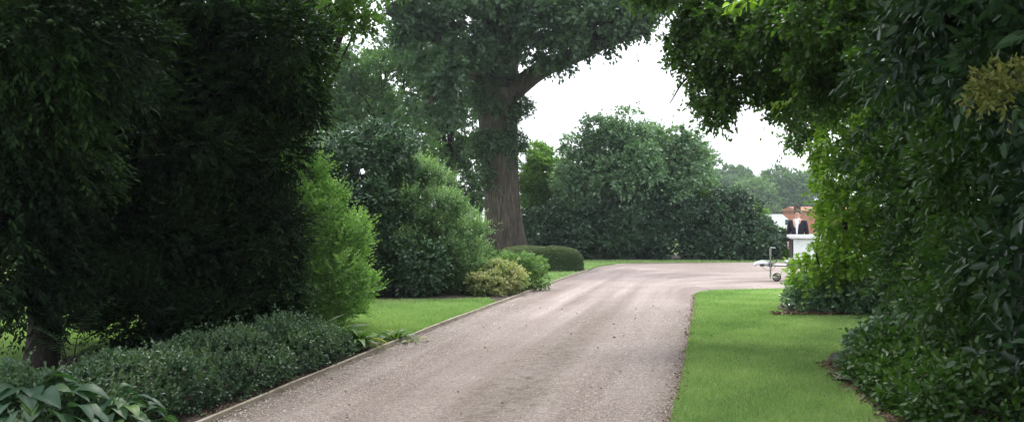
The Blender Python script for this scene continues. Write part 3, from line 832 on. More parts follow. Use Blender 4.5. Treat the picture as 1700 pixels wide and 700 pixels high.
def van():
    # side-on white van: only its plain upper side shows
    t = plant('white_van', (16.6, 55.6), 'plain white van roof and side seen above the far right end of the hedge', 'van')
    b = MB()
    prof = [(0, .35), (0, 1.45), (.12, 1.78), (3.4, 1.80), (3.95, 1.35), (4.6, 1.15), (4.7, .35)]
    x0 = 13.9
    n = len(prof)
    V = [(x0 + x - .6, 54.8, z) for x, z in prof] + [(x0 + x - .6, 56.4, z) for x, z in prof]
    Fc = [list(range(n)), [n + i for i in range(n)][::-1]] + [[i, (i + 1) % n, (i + 1) % n + n, i + n] for i in range(n)]
    mesh_obj('body', np.array(V), Fc, M['white'], t)
    MB().box((x0 + 3.2, 54.79, 1.3), (.22, .012, .16)).build('window', M['glass'], t)
    for x in (.9, 3.8):
        for y in (54.85, 56.3):
            pts = [(x0 - .6 + x, y - .1, .33), (x0 - .6 + x, y + .1, .33)]
            w = MB().tube(pts, .33, 20).build('wheel', M['rubber'], t)
            MB().tube([(x0 - .6 + x, y - .115, .33), (x0 - .6 + x, y - .1, .33)], .19, 16).build('rim', M['galv'], w)
van()

# ------------------------------------------------------------------ mid-left shrubs
def shrub(name, label, base, ells, n_l, r_l, n, L, K, mat, leaf, seed, tone0=.4, tvar=.2, top_tone=0.0, cat='shrub', group=None, kind='quad', up=.4, droop=.1, nz=.4, depth=(.8, 1.0), n_up=.6, n_out=.7, n_nz=.5, zmin=.15, long_frac=.05, stems=6, tscale=1.2, rear=.45, flat=False, shell=.15, disp=.08, squash=.85, splay=1.0, lmb=True, fold=.18):
    t = plant(name, base, label, cat, group)
    ll = lumps(ells, n_l, r_l, depth, squash, zmin=zmin, seed=seed) + [(c, tuple(np.array(r if np.ndim(r) else (r,) * 3) * .86)) for c, r in ells]
    items = limbs((base[0], base[1], -.05), ll[:stems * 3], .022, .007, .5, .1, seed, stems * 2)
    if items and lmb: tubes_obj('stems', items, M['twig'], t, 6)
    foliage('foliage', ll, n, L, K, mat, t, seed, tone0, tvar, tscale, top_tone, long_frac, leaf=leaf, up=up, nz=nz, droop=droop, splay=splay, n_up=n_up, n_out=n_out, n_nz=n_nz, flat=flat, kind=kind, fold=fold, sd=dict(rear=rear, overlap=.78, shell=shell, disp=disp, seed=seed))
    return t

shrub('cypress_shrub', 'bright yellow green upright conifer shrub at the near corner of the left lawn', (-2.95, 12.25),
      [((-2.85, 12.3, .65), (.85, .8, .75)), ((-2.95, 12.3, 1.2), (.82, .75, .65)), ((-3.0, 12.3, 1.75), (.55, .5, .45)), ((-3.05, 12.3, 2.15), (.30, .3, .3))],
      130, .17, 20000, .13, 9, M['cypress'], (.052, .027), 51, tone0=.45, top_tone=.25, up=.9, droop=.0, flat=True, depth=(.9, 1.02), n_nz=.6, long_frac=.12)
shrub('holly_shrub', 'large dark glossy rounded shrub standing behind the left lawn', (-3.2, 18.2),
      [((-3.1, 18.3, 2.1), (1.35, 1.3, 1.35)), ((-2.9, 17.6, 1.1), (1.2, 1.0, 1.2)), ((-4.4, 18.2, 1.6), (1.4, 1.3, 1.5)), ((-1.9, 17.35, .55), (.75, .6, .7)), ((-3.6, 17.6, .8), (1.2, .9, 1.0))],
      150, .28, 20000, .15, 7, M['holly'], (.095, .056), 52, tone0=.4, top_tone=.1, kind='leaf', depth=(.85, 1.02))
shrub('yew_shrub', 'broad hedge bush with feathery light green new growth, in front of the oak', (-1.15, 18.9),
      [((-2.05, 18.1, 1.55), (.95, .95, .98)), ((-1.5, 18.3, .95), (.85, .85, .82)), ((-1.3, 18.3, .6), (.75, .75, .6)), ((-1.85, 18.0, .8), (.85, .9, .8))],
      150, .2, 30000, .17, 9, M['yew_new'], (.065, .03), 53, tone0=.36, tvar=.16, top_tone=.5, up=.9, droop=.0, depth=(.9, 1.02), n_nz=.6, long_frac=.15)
shrub('variegated_shrub', 'small cream and green variegated shrub beside the timber edging', (-.25, 17.9),
      [((-.45, 17.45, .18), (.36, .3, .24)), ((-.15, 17.8, .32), (.36, .32, .30)), ((-.35, 17.9, .27), (.4, .3, .28))], 40, .13, 3000, .09, 7, M['variegated'], (.07, .035), 54, tone0=.42, tvar=.3, tscale=.35, kind='leaf', top_tone=.1, stems=4)
shrub('leafy_shrub', 'small fresh green shrub to the right of the variegated one', (.22, 18.9),
      [((.15, 18.9, .33), (.5, .4, .36)), ((-.2, 19.2, .35), (.4, .4, .4))], 35, .13, 2600, .1, 7, M['small_green'], (.075, .032), 55, tone0=.4, top_tone=.2, kind='leaf', stems=4)

def box_hedge():
    t = plant('box_hedge', (.9, 25.8), 'low clipped rounded box hedge at the foot of the oak', 'hedge')
    n = 24000
    hx, hy, hz = 1.2, .62, .64
    u = rng.uniform(-1, 1, (n, 3)); u[:, 2] = rng.uniform(0, 1, n)
    k = 5
    m = (np.abs(u) ** k).sum(1) ** (1 / k)
    u = u / m[:, None]
    out = norm(np.sign(u) * np.abs(u) ** (k - 1) / np.array([hx, hy, hz]))
    p = u * np.array([hx, hy, hz]) * (1 - np.abs(rng.normal(size=n)) * .04)[:, None]
    wob = .05 * snoise(p, .8, 5)
    p = p + out * wob[:, None] + np.array([.82, 25.85, .03])
    L = np.full(n, .045)
    tn = .3 + .38 * np.clip(out[:, 2], 0, 1) + .12 * snoise(p, .8, 6)  # brownish top also carries its lit look in the leaf tone
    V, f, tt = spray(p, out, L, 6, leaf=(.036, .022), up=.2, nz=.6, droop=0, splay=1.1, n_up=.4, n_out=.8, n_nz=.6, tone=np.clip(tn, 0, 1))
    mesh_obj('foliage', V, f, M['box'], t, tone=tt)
    items = limbs((.82, 25.85, -.05), [((.82 + x, 25.85, .5), .1) for x in np.linspace(-1, 1, 9)], .02, .01, 1, .1, 3)
    tubes_obj('stems', items, M['twig'], t, 6)
box_hedge()

# ------------------------------------------------------------------ low hedge along the drive
def low_hedge():
    t = plant('low_hedge', (-2.7, 7.8), 'knee high small leaved dark green hedge along the timber edging', 'hedge')
    cl_ = curve([(-3.35, 5.5, 0), (-3.02, 6.6, 0), (-2.72, 7.8, 0), (-2.42, 9.0, 0), (-2.25, 9.75, 0)], 16)
    el = []
    for i, c in enumerate(cl_):
        hh = .37 + .04 * math.sin(i * 1.7) - (.10 if i > 14 else 0)
        el.append(((c[0] - .05, c[1], hh * .45), (.52, .5, hh * .62)))
    ll = lumps(el, 210, .11, (.85, 1.05), .8, zmin=.04, seed=71) + el
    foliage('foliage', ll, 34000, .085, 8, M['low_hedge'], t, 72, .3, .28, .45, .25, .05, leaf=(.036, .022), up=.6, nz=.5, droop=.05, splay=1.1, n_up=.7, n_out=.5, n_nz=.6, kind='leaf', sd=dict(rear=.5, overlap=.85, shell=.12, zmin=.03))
    items = []
    gg = np.random.default_rng(4)
    for c in cl_[::1]:
        for _ in range(3):
            a = gg.uniform(0, 6.28)
            items.append((curve([(c[0], c[1], -.02), (c[0] + .15 * math.cos(a), c[1] + .15 * math.sin(a), .2), (c[0] + .35 * math.cos(a), c[1] + .35 * math.sin(a), .4)], 6), np.linspace(.008, .003, 6)))
    tubes_obj('stems', items, M['twig'], t, 5)
low_hedge()

# ------------------------------------------------------------------ dark conifers on the left
def conifer(name, label, base, prof, n, seed, trunk_r, zlow, mat, H, extra=(), lean=(0, 0), trunk_pts=None):
    t = plant(name, base, label, 'tree')
    tp_ = trunk_pts or [(base[0], base[1], -.1), (base[0] + .05, base[1], H * .4), (base[0] + lean[0], base[1] + lean[1], H)]
    ts_ = curve(tp_, 18)
    tubes_obj('trunk', [(ts_, np.linspace(trunk_r * 1.2, trunk_r * .3, 18))], M['twig'], t, 14, .12)
    gg = np.random.default_rng(seed)
    el = []
    for (z, r) in prof:
        k = max(5, int(r * 6))
        for i in range(k):
            a = gg.uniform(0, 2 * PI) if r < 1.0 else (i + gg.uniform(-.4, .4)) * 2 * PI / k
            rr = r * gg.uniform(.55, 1.0)
            s = gg.uniform(.26, .66) * (.6 + r * .25)
            el.append(((base[0] + rr * math.cos(a), base[1] + rr * math.sin(a), z + gg.uniform(-.25, .25)), (s, s, s * .55)))
    el += list(extra)
    items = limbs((base[0], base[1], 0), el, .04, .01, .8, .15, seed, 90, start_z=(zlow, H * .7))
    tubes_obj('branches', items, M['twig'], t, 6)
    foliage('crown', el, n, .24, 12, mat, t, seed, .3, .42, .8, .12, .08, leaf=(.085, .034), up=.05, nz=.45, droop=.22, splay=1.0, n_up=.9, n_out=.4, n_nz=.4, flat=True, sd=dict(rear=.6, overlap=.55, shell=.2, zmin=.15))  # wide tone spread puts lit spray clusters into the leaf colour
    return t
def xe(u, v, d, rx, rz, ry=None): return (tuple(P(u, v, d)), (rx, ry or rx, rz))
conifer('conifer_tree', 'massive dark conifer with branches to the ground behind the low hedge', (-3.98, 10.7),
        [(.5, 1.15), (.9, 1.2), (1.4, 1.25), (1.9, 1.3), (2.4, 1.3), (2.9, 1.25), (3.4, 1.2), (3.9, 1.2), (4.5, 1.15), (5.2, 1.1), (6, 1.0), (7, .8), (8, .5), (1.0, .6), (2.0, .7), (3.0, .8), (4.0, .8)],
        34000, 81, .3, .4, M['conifer_lit'], 8.6,
        extra=[xe(500, 150, 10.4, .26, .2), xe(480, 95, 10.2, .34, .28), xe(505, 185, 10.6, .2, .15), xe(460, 250, 10.3, .3, .3), xe(450, 380, 10.2, .35, .35), xe(460, 470, 10.4, .3, .3), xe(470, 60, 10, .5, .35), xe(440, 530, 10.3, .4, .25), xe(330, 545, 9.6, .5, .25)])
conifer('conifer_tree', 'dark conifer with a bare lower trunk beside a bright gap at the left edge', (-4.75, 9.0),
        [(2.0, 1.1), (2.5, 1.1), (3.0, 1.0), (3.6, .95), (4.2, .95), (5, .9), (6, .8), (7, .6)],
        16000, 82, .15, 1.6, M['conifer'], 7.6,
        trunk_pts=[(-4.80, 9.0, -.1), (-4.72, 9.0, .5), (-4.83, 9.05, 1.1), (-4.70, 9.0, 1.8), (-4.8, 9, 4), (-4.75, 9, 7.6)],
        extra=[xe(75, 480, 8.6, .22, .14), xe(30, 500, 8.5, .2, .12), xe(110, 450, 8.7, .25, .15), xe(95, 540, 8.7, .12, .1), xe(40, 420, 8.6, .45, .3), xe(20, 330, 8.2, .6, .4), xe(0, 460, 8.3, .4, .25), xe(90, 380, 8.8, .35, .4), xe(60, 250, 8, .6, .4), xe(0, 200, 7.6, .6, .4), xe(60, 120, 7.2, .6, .4), xe(120, 60, 7, .6, .35), xe(20, 40, 6.8, .7, .4)])
conifer('conifer_tree', 'dark conifer filling the corner at the far left, partly outside the picture', (-7.6, 10.5),
        [(2.0, 1.6), (2.6, 1.8), (3.2, 1.9), (4.0, 1.9), (5, 1.7), (6, 1.4), (7, .8)], 14000, 83, .25, 1.8, M['conifer'], 7.6)

# bright broadleaf tree leaning over from behind the conifers
tree('overhanging_tree', 'bright green broadleaf tree hanging over the drive above the dark conifer', (-3.6, 14.5),
     [E(550, 15, 12.5, .7, .4), E(595, 25, 12.8, .45, .4), E(510, 60, 12, .4, .45), E(540, -40, 12.5, 1.2, .7), E(450, 10, 11, .8, .5), E(600, -60, 13, 1.0, .7), E(498, 130, 12.3, .25, .4), E(620, 5, 13.5, .35, .25), E(580, 75, 12.8, .22, .3), E(615, 60, 13, .2, .25), E(505, -120, 13, 2.2, 1.2)],
     85, .19, 4300, .17, 7, M['lime_tree'], .12, leaf=(.08, .045), nl_seed=91, tone0=.25, top=4.2, lz=(2.5, 4.2), droop=.4, kind='leaf')

# ------------------------------------------------------------------ plants at the left
def hostas():
    spots = [(-3.15, 5.75, .46, 'large leaved hosta clump at the bottom left corner, nearest the camera', 1.25), (-2.72, 6.0, .34, 'lower hosta clump with narrower leaves between the big hosta and the hedge', .8), (-3.85, 6.35, .47, 'hosta clump with upright yellow green leaves behind the big one', 1.1)]
    for (x, y, h, lab, sc) in spots:
        t = plant('hosta', (x, y), lab, 'plant', 'hostas in the bottom left corner')
        n = 95
        az = rng.uniform(0, 2 * PI, n); ring = rng.random(n)
        r = (.08 + .42 * ring) * sc
        hh = h * (1.05 - .65 * ring) + rng.normal(size=n) * .02
        base = np.column_stack([x + np.cos(az) * r, y + np.sin(az) * r, hh])
        a = np.column_stack([np.cos(az), np.sin(az), .22 - .42 * ring])
        nr = np.column_stack([-np.cos(az) * .2, -np.sin(az) * .2, np.ones(n)]) + rng.normal(size=(n, 3)) * .2
        L = rng.uniform(.11, .21, n) * sc; W = L * rng.uniform(.55, .72, n)
        V, f, per = leaf_geo(base, a, nr, L, W, 'broad', .28, .18)
        tn = np.clip(.35 + rng.normal(size=n) * .25 + (.25 if sc == 1.1 else 0), 0, 1)
        mesh_obj('leaves', V, f, M['hosta'], t, tone=np.repeat(tn, per), smooth=True)
        items = [(curve([(x + .03 * math.cos(q), y + .03 * math.sin(q), 0), ((x + b[0]) / 2, (y + b[1]) / 2, b[2] * .75), tuple(b)], 6), np.linspace(.007, .004, 6)) for q, b in zip(az, base)]
        tubes_obj('stalks', items, M['small_green'], t, 5)
hostas()

def strap_plant(x, y, n, h, lab, seed, w=.03, name='perennial', tone0=.3):
    gg = np.random.default_rng(seed)
    t = plant(name, (x, y), lab, 'plant')
    az = gg.uniform(0, 2 * PI, n); ring = gg.random(n)
    base = np.column_stack([x + np.cos(az) * .06 * ring * 2, y + np.sin(az) * .06 * ring * 2, np.full(n, .02) + .5 * h * gg.random(n)])
    a = np.column_stack([np.cos(az) * (.4 + ring), np.sin(az) * (.4 + ring), 1.1 - .6 * ring])
    nr = np.column_stack([-np.cos(az), -np.sin(az), np.ones(n) * .6]) + gg.normal(size=(n, 3)) * .3
    V, f, per = leaf_geo(base, a, nr, h * gg.uniform(.6, 1.2, n), w * gg.uniform(.7, 1.4, n) * 2, 'broad', .3, .3)
    mesh_obj('leaves', V, f, M['strap'], t, tone=np.repeat(np.clip(tone0 + gg.normal(size=n) * .28, 0, 1), per), smooth=True)
    return t
strap_plant(-2.0, 10.35, 110, .30, 'lush leafy perennial at the end of the low hedge, below the bright conifer shrub', 1, .035)
strap_plant(-1.78, 10.2, 70, .24, 'smaller perennial with yellowing leaves next to the timber edging', 2, .03, tone0=.5)
strap_plant(-2.3, 10.7, 90, .32, 'leafy perennial tucked under the bright conifer shrub', 3, .03)
strap_plant(-1.45, 11.05, 36, .17, 'small tuft of leaves in the bare soil at the corner of the left lawn', 4, .02)
strap_plant(-1.22, 10.95, 14, .10, 'tiny pale seedling beside the small tuft in the bare soil', 5, .018, tone0=.6)

# pinnate sapling in the gap
def sapling(x, y, lab, seed, h=.9):
    gg = np.random.default_rng(seed)
    t = plant('sapling', (x, y), lab, 'plant')
    fr = [(.0, .55, .55, h * .9), (-.35, .1, .3, h * .55), (.30, -.15, .25, h * .5), (-.15, -.3, .1, h * .75)]
    items, ps, ds = [], [], []
    for dx, dy, _, hh in fr:
        pts = curve([(x, y, 0), (x + dx * .3, y + dy * .3, hh * .7), (x + dx, y + dy, hh)], 16)
        items.append((pts, np.linspace(.007, .002, 16)))
        tan = norm(np.gradient(pts, axis=0))
        for k in range(5, 16):
            sd = norm(np.cross(tan[k], [0, 0, 1.0]))
            for s in (-1, 1):
                ps.append(pts[k]); ds.append(sd * s + tan[k] * .5)
    tubes_obj('stems', items, M['twig'], t, 5)
    n = len(ps)
    V, f, per = leaf_geo(np.array(ps), np.array(ds), np.tile([0, -.3, 1.0], (n, 1)) + gg.normal(size=(n, 3)) * .2, gg.uniform(.06, .1, n), gg.uniform(.022, .034, n), 'leaf', .2, .2)
    mesh_obj('leaves', V, f, M['laurel'], t, tone=np.repeat(gg.uniform(.4, 1, n), per))
sapling(-4.15, 8.35, 'thin sapling with paired leaves in the gap between the dark conifers', 6, .75)

# ------------------------------------------------------------------ right side
def bank(name, label, poly_path, h, wid, n, mat, leaf, seed, kind='leaf', tone0=.4, nl=80, rl=.12):
    t = plant(name, (poly_path[0][0], poly_path[0][1]), label, 'shrub')
    c = curve([(x, y, 0) for x, y in poly_path], 14)
    el = [((q[0], q[1], h * .42), (wid, wid, h * .6)) for q in c]
    ll = lumps(el, nl, rl, (.8, 1.02), .8, zmin=.05, seed=seed) + el
    foliage('leaves', ll, n, .13, 6, mat, t, seed, tone0, .2, .8, .1, .05, leaf=leaf, up=.5, nz=.5, droop=.1, splay=1.2, n_up=.6, n_out=.5, n_nz=.55, kind=kind, fold=.12, sd=dict(rear=.5, overlap=.85, shell=.15, zmin=.04))
    items = []
    gg = np.random.default_rng(seed)
    for q in c:
        for _ in range(3):
            a = gg.uniform(0, 6.28)
            items.append((curve([(q[0], q[1], -.02), (q[0] + .2 * math.cos(a), q[1] + .2 * math.sin(a), h * .4), (q[0] + wid * .9 * math.cos(a), q[1] + wid * .9 * math.sin(a), h * .7)], 6), np.linspace(.008, .004, 6)))
    tubes_obj('stems', items, M['twig'], t, 5)
    return t
bank('ground_cover_bank', 'low bank of glossy ground cover with painted pale sheen under the lime green beech', [(5.12, 14.65), (5.5, 14.5), (6.0, 14.5), (6.9, 14.6)], .5, .56, 9000, M['bergenia'], (.085, .055), 101)
bank('ground_cover_bank', 'back part of the glossy ground cover, by the end of the gravel', [(5.5, 15.7), (5.9, 15.8), (6.4, 15.8)], .52, .55, 5000, M['bergenia'], (.085, .055), 102)
bank('broadleaf_plant', 'spreading clump of glossy broad leaves bulging over the right lawn', [(3.92, 9.05), (4.3, 9.1), (4.8, 9.1)], .40, .42, 6000, M['bergenia'], (.085, .055), 103, tone0=.35)
bank('broadleaf_plant', 'low leafy plants along the lawn edge at the bottom right', [(3.62, 8.3), (3.52, 7.5), (3.42, 6.7), (3.35, 6.0)], .40, .42, 8000, M['shade_leaf'], (.075, .038), 104, tone0=.45)

shrub('beech_column', 'lime green beech grown as a tall column at the far end of the right side', (5.45, 14.6),
      [((5.50, 14.6, 1.3), (.36, .5, .7)), ((5.48, 14.6, 2.0), (.36, .5, .7)), ((5.45, 14.6, 2.8), (.36, .5, .6)), ((5.5, 14.5, 3.5), (.4, .5, .5)), ((5.3, 14.4, .8), (.24, .4, .26)), ((4.80, 14.4, .55), (.13, .2, .2)), ((4.93, 14.4, .85), (.15, .2, .2)), ((5.1, 14.5, .7), (.2, .25, .25)), ((6.05, 14.3, 1.3), (.5, .45, .5)), ((6.0, 14.1, 2.2), (.5, .5, .9)), ((5.85, 14.2, 3.2), (.5, .5, .6)), ((5.7, 14.3, 3.8), (.5, .5, .4))],
      135, .2, 11000, .17, 7, M['beech'], (.085, .055), 111, tone0=.45, tvar=.25, kind='leaf', droop=.4, up=.0, zmin=.6, cat='tree')

# the arching tree
arch = plant('arching_tree', (6.3, 12.4), 'dark tree on the right whose branches arch high over the drive', 'tree')
ts_ = curve([(6.3, 12.4, -.1), (6.2, 12.4, 1.5), (5.9, 12.2, 3.2), (5.4, 12, 4.8), (5, 11, 6.2)], 18)
tubes_obj('trunk', [(ts_, np.linspace(.17, .08, 18)), (curve([(6.5, 12.6, -.1), (6.75, 12.6, 1.5), (7.2, 12.3, 3.5), (7.6, 12, 5.5)], 14), np.linspace(.12, .06, 14)), (curve([(6.0, 12.0, -.1), (5.75, 12.0, .8), (5.75, 11.9, 1.8), (5.3, 11.7, 3.4)], 14), np.linspace(.05, .03, 14)), (curve([(5.9, 12.1, -.1), (5.6, 12.1, .8), (5.45, 12, 1.8), (5.2, 12, 3)], 14), np.linspace(.04, .025, 14))], M['bark'], arch, 12, .08)
A1 = [E(1138, 30, 13, .32, .3), E(1135, 80, 12.8, .26, .2), E(1175, 60, 12.8, .42, .4), E(1165, 100, 12.8, .3, .2), E(1215, 60, 12.6, .55, .5), E(1215, 120, 12.6, .45, .3), E(1165, 145, 12.8, .22, .14), E(1130, 165, 12.8, .14, .08), E(1200, 170, 12.6, .32, .2), E(1240, 160, 12.6, .32, .2),
      E(1275, 90, 12.4, .6, .5), E(1290, 155, 12.4, .35, .25), E(1330, 120, 12.2, .6, .5), E(1390, 110, 11.6, .7, .6), E(1450, 90, 11, .7, .6), E(1325, 185, 14.9, .32, .25), E(1348, 225, 15.1, .22, .35), E(1300, 178, 13.2, .32, .2), E(1335, 160, 13.4, .35, .3), E(1300, 20, 12, .9, .6), E(1200, 0, 12.5, .9, .5), E(1130, -40, 12.8, .7, .4), E(1400, 10, 11, 1.0, .7), E(1480, 20, 10, .9, .7)]
al = lumps(A1, 150, .18, (.5, 1.05), .75, zmin=1.8, seed=121)
A2 = [((6.0, 12.6, 2.6), (.8, .8, 1.3)), ((6.6, 12.0, 3.4), (1.0, 1.0, 1.4)), ((6.6, 12.2, 1.6), (.9, .8, 1.0)), ((7.4, 12.0, 2.6), (1.2, 1.0, 2.2)), ((5.75, 11.6, 3.7), (.75, .8, .7))]
al2 = lumps(A2, 90, .26, (.7, 1.02), .8, zmin=.7, seed=122)
items = limbs((5.4, 12.0, 4.4), al, .035, .006, .35, .12, 7, 60) + limbs((6.2, 12.3, 2), al2, .03, .006, .3, .1, 8, 40, start_z=(1.5, 4))
items += [(curve([P(1400, 120, 12), P(1330, 105, 12.3), P(1260, 92, 12.6), P(1190, 98, 12.8), P(1140, 130, 12.8), P(1112, 172, 12.8)], 20), np.linspace(.06, .008, 20))]
tubes_obj('branches', items, M['twig'], arch, 6)
foliage('crown', al, 9500, .17, 7, M['arch'], arch, 123, .45, .25, 1.2, .0, .08, leaf=(.085, .05), up=-.05, nz=.6, droop=.4, splay=1.1, n_up=.7, n_out=.3, n_nz=.6, kind='leaf', sd=dict(rear=.7, overlap=.55, shell=.35))
foliage('side_foliage', al2, 8000, .17, 7, M['arch'], arch, 124, .3, .2, 1.0, .0, .08, leaf=(.09, .05), up=.0, nz=.5, droop=.35, splay=1.1, n_up=.6, n_out=.5, n_nz=.6, kind='leaf', sd=dict(rear=.4, overlap=.6, shell=.3))
# unseen canopy added overhead to shade the foreground
A3 = [((x, y, z), (1.7, 1.9, .9)) for x, y, z in [(4, 9, 7.0), (1.5, 7.5, 6.9), (-1.2, 7.0, 6.8), (4, 5, 6.6), (1.0, 4, 6.4), (-2, 3.5, 6.4), (4, 1, 6), (1, 0, 6), (-2, -.5, 6), (-4.5, 1.5, 6.2), (-5, 5, 6.6), (6.5, 7, 6.8), (6.5, 3, 6.4), (3, -3.5, 5.6), (-1, -4, 5.6), (-5, -3, 5.6), (6.5, -1, 5.6)]]
al3 = lumps(A3, 150, .7, (.4, 1), .6, zmin=4.6, seed=125)
foliage('unseen_crown', al3, 13000, .4, 7, M['arch'], arch, 126, .4, .2, 1.5, .0, .05, leaf=(.2, .12), up=.1, nz=.6, droop=.3, splay=1.1, n_up=.8, n_out=.3, n_nz=.4, sd=dict(rear=1.0, overlap=.5, shell=.35))
tubes_obj('unseen_limbs', limbs((5.0, 11, 5.2), al3, .045, .012, .3, .35, 9, 36, start_z=(4.6, 6.6)), M['twig'], arch, 6)

shrub('broadleaf_shrub', 'mid green leafy shrub wall between the beech column and the near laurel', (4.75, 9.0),
      [((4.6, 9.2, 1.0), (.85, .9, .9)), ((4.65, 9.2, 2.1), (.85, .9, 1.0)), ((4.8, 9.0, 3.3), (.95, .9, .9)), ((4.6, 8.0, 1.6), (.9, .9, 1.4)), ((4.5, 8.2, 3.2), (.85, .9, 1.0)), ((5.4, 9.8, 2.2), (.9, .9, 2.0)), ((4.55, 7.3, .9), (.9, .9, .9)), ((4.5, 7.3, 2.3), (.9, .8, .9))],
      190, .24, 19000, .16, 7, M['shade_leaf'], (.085, .042), 131, tone0=.45, tvar=.25, kind='leaf', droop=.3, up=.1, zmin=.3, depth=(.85, 1.03), rear=.5, long_frac=.08)
lt = shrub('laurel_shrub', 'near dark laurel with long bluish glossy leaves filling the right edge', (4.3, 5.8),
      [((4.5, 5.5, 1.2), (1.2, 1.2, 1.2)), ((4.3, 5.6, 2.3), (1.15, 1.1, .8)), ((4.1, 5.7, 3.3), (1.3, 1.1, .8)), ((4.3, 5.0, .6), (1.1, 1.0, .6)), ((3.7, 6.2, 2.9), (.75, .7, .45))],
      95, .27, 8000, .24, 7, M['laurel'], (.13, .056), 132, tone0=.4, kind='leaf', droop=.45, up=.0, zmin=.2, depth=(.88, 1.04), n_nz=.45, rear=.5, long_frac=.1)
yl = [E(1650, 150, 4.3, .10, .06), E(1625, 165, 4.3, .06, .05), E(1680, 130, 4.25, .08, .06), E(1640, 125, 4.35, .06, .04), E(1695, 115, 4.3, .07, .05)]
foliage('yellow_leaves', yl, 110, .06, 6, M['yellow'], lt, 133, .5, .2, .3, .0, .05, leaf=(.04, .02), up=.2, nz=.7, droop=.2, splay=1.2, kind='leaf', sd=dict(rear=1, overlap=.4, shell=.3))
tubes_obj('yellow_twig', [(curve([P(1720, 150, 4.8), P(1680, 145, 4.5), P(1625, 160, 4.35)], 8), np.linspace(.006, .002, 8))], M['twig'], lt, 5)
# hanging leafy spray with pale sheen in front of the dark recess, and lime sprig under the arch
def sprig(name, lab, pts, n, mat, leaf, seed, tone0=.5):
    t = plant(name, (float(pts[0][0]), float(pts[0][1])), lab, 'branch')
    c = curve(pts, 14)
    tubes_obj('twig', [(c, np.linspace(.008, .002, 14))], M['twig'], t, 5)
    gg = np.random.default_rng(seed)
    i = gg.integers(2, 14, n); p = c[i] + gg.normal(size=(n, 3)) * .05
    tan = norm(np.gradient(c, axis=0))[i]
    d = norm(tan + gg.normal(size=(n, 3)) * .6 - np.array([0, 0, .3]))
    nr = np.array([0, -.2, 1.0]) + gg.normal(size=(n, 3)) * .35
    V, f, per = leaf_geo(p, d, nr, leaf[0] * gg.uniform(.7, 1.2, n), leaf[1] * gg.uniform(.7, 1.2, n), 'leaf', .15, .15)
    mesh_obj('leaves', V, f, mat, t, tone=np.repeat(np.clip(tone0 + gg.normal(size=n) * .2, 0, 1), per))
    return t
sprig('hanging_branch', 'pale sheened leafy branch drooping in front of the dark recess on the right', [P(1520, 60, 9.5), P(1470, 85, 9.6), P(1425, 115, 9.6), P(1400, 145, 9.6)], 70, M['laurel'], (.11, .035), 1, .7)
sprig('hanging_branch', 'lower pale branch reaching out of the mid green shrub on the right', [P(1540, 200, 8.8), P(1490, 195, 9.2), P(1450, 205, 9.3), P(1425, 230, 9.3)], 60, M['laurel'], (.10, .034), 2, .7)
sprig('hanging_branch', 'bright lime sprig hanging under the arch beside the beech column', [P(1340, 120, 11.5), P(1315, 150, 11.4), P(1295, 170, 11.4), P(1285, 180, 11.4)], 26, M['beech'], (.10, .05), 3, .8)
sprig('hanging_branch', 'bright lime leaves at the top of the arch where the light comes through', [P(1300, -30, 10.5), P(1265, -10, 10.4), P(1235, 5, 10.4), P(1215, 15, 10.4)], 45, M['beech'], (.12, .06), 4, .8)

# small dark twig lying on the lawn
tx, ty = G(1400, 640)
tw = tubes_obj('fallen_twig', [(curve([(tx - .10, ty + .03, .055), (tx - .04, ty - .01, .06), (tx + .04, ty, .055), (tx + .12, ty + .02, .06)], 8), .006), (curve([(tx - .03, ty, .055), (tx - .06, ty + .05, .075), (tx - .10, ty + .07, .09)], 6), .004), (curve([(tx + .04, ty, .055), (tx + .08, ty - .02, .075), (tx + .12, ty - .01, .085)], 6), .004)], M['twig'], None, 6)
tag(tw, 'short dark forked twig lying on the right lawn near the leafy plants', 'twig')

